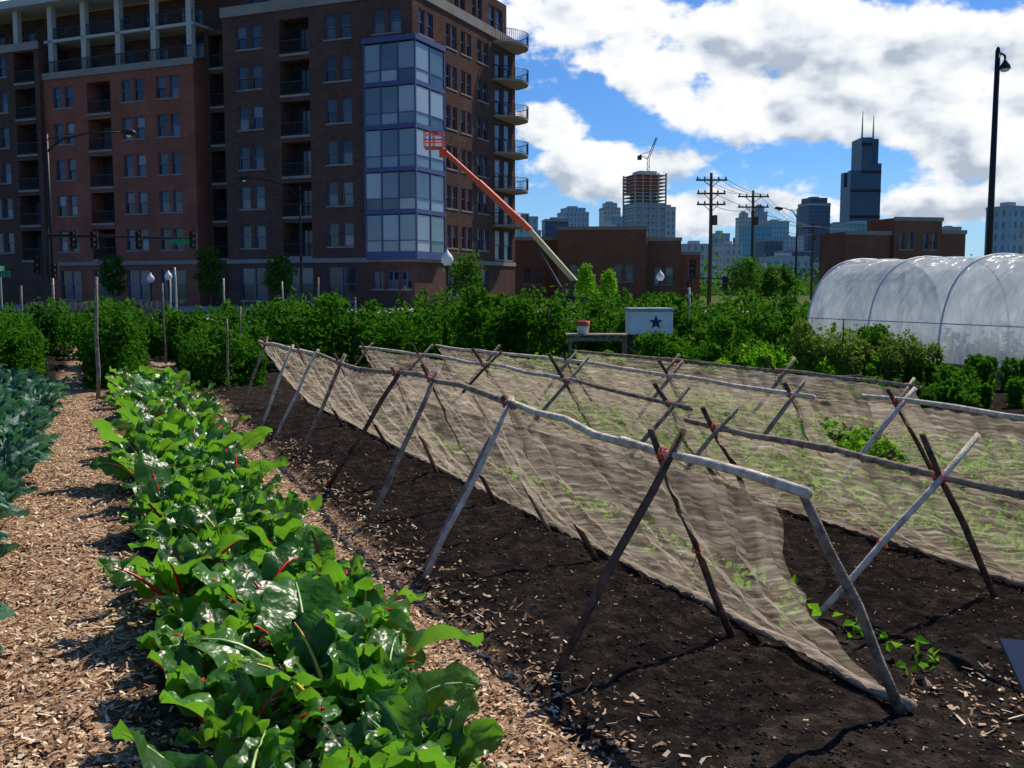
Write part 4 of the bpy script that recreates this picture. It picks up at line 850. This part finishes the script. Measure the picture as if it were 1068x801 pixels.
mb = MB(); bx, by, bz = tip.x-0.2, tip.y, tip.z+0.1
mb.box(bx-1.1,bx+0.2,by-0.7,by+0.7,bz,bz+0.08)
for z in (0.55,1.1):
    mb.tube([(bx-1.1,by-.7,bz+z),(bx+.2,by-.7,bz+z),(bx+.2,by+.7,bz+z),(bx-1.1,by+.7,bz+z),(bx-1.1,by-.7,bz+z)], 0.05, 5)
for x in (bx-1.1,bx-.45,bx+.2):
    for y in (by-.7,by+.7): mb.tube([(x,y,bz),(x,y,bz+1.1)], 0.045, 5)
mb.box(bx-0.05,bx+0.5,by-0.3,by+0.3,bz-0.6,bz-0.05); mb.obj('basket', [M_boom], e)
mb = MB(); mb.box(3.0,6.0,69,71.3,0.5,1.0); mb.box(3.5,5.9,69.2,71.1,1.0,1.6); mb.box(4.1,4.7,69.6,70.5,1.6,2.2); mb.obj('chassis', [M_darkrail], e, bevel=0.08)
mb = MB()
for x in (3.3,5.7):
    for y in (68.75,71.2): mb.tube([(x,y,0.48),(x,y+0.35,0.48)], 0.48, 16)
mb.obj('wheels', [M_tyre], e)
# ------------------------------------------------------------------ trees
M_bark = mat_simple('bark', (0.12,0.09,0.07), 0.9, 0.3); M_tree = mat_leaf('tree_leaf', [(0.1,(0.02,0.06,0.012)),(0.5,(0.045,0.12,0.02)),(1,(0.09,0.2,0.03))], (0.15,0.35,0.03), 0.35, 0.6, 1.0, 0.2)
def tree(x, y, h, cr, n, lsz, conic=False, mat=None):
    e = empty('street_tree', (x, y, 0)); mb = MB(); mb.tube([(0,0,0),(0.05,0,h*.4),(0,0.03,h*.9)], [0.03*h*.6,0.022*h*.6,0.005*h], 7); C = []
    for k in range(14):
        z = h*(0.3+0.65*k/14); a = k*2.4; rr = cr*((1-k/14)*0.9+0.15 if conic else math.sin(math.pi*(0.2+0.7*k/14)))*0.8*R.uniform(.7,1.2)
        tip_ = Vector((rr*math.cos(a), rr*math.sin(a), z+0.12*h)); mb.tube([(0.02,0,z-0.05*h), tip_*0.5+Vector((0,0,z*.5)), tip_], [0.01*h,0.006*h,0.003*h], 5)
        m_ = n//14; c_ = rng.normal(size=(m_, 3)); c_ /= np.linalg.norm(c_, axis=1)[:, None]; C.append(np.array(tip_)*np.array([.75,.75,1]) + c_*(rng.random((m_, 1))**.5)*cr*0.42)
    C = np.concatenate(C); mb.obj('trunk_and_limbs', [M_bark], e, smooth=True)
    np_mesh('crown', leaf_quads(C, lsz), np.arange(4*len(C)).reshape(-1, 4), [mat or M_tree], parent=e)
tree(-17.0,74,3.6,1.4,1500,0.24); tree(-2.8,62,3.4,1.4,1500,0.22,mat=M_tree); tree(-28.5,72,3.6,1.2,1300,0.24); tree(-21.5,72,4.0,1.3,1400,0.24)
tree(4.8,66,2.9,0.95,1500,0.18,True,M_lime); tree(6.5,68,2.6,0.9,1300,0.18,True,M_lime); tree(16.6,72,3.4,1.6,1700,0.24); tree(24,90,3.2,1.5,1500,0.3); tree(20,80,2.8,1.6,1500,0.3); tree(33,90,3.4,2.0,1500,0.3)
C = np.stack([rng.uniform(20,190,9000), rng.uniform(210,260,9000), np.abs(rng.normal(0,2.3,9000))*(1+0.5*np.sin(rng.uniform(0,6,9000)))], 1); np_mesh('distant_trees', leaf_quads(C, 1.3), np.arange(36000).reshape(-1, 4), [M_tree])
mb = MB()
for k in range(26): mb.box(k*0.16,k*0.16+0.14,0,0.025,0,1.25+0.02*(k % 3))
mb.box(0,4.2,0.027,0.06,0.3,0.4); mb.box(0,4.2,0.027,0.06,0.95,1.05); mb.obj('wooden_fence', [M_wood], loc=(-14.6,30.3,0), rot=0.1)
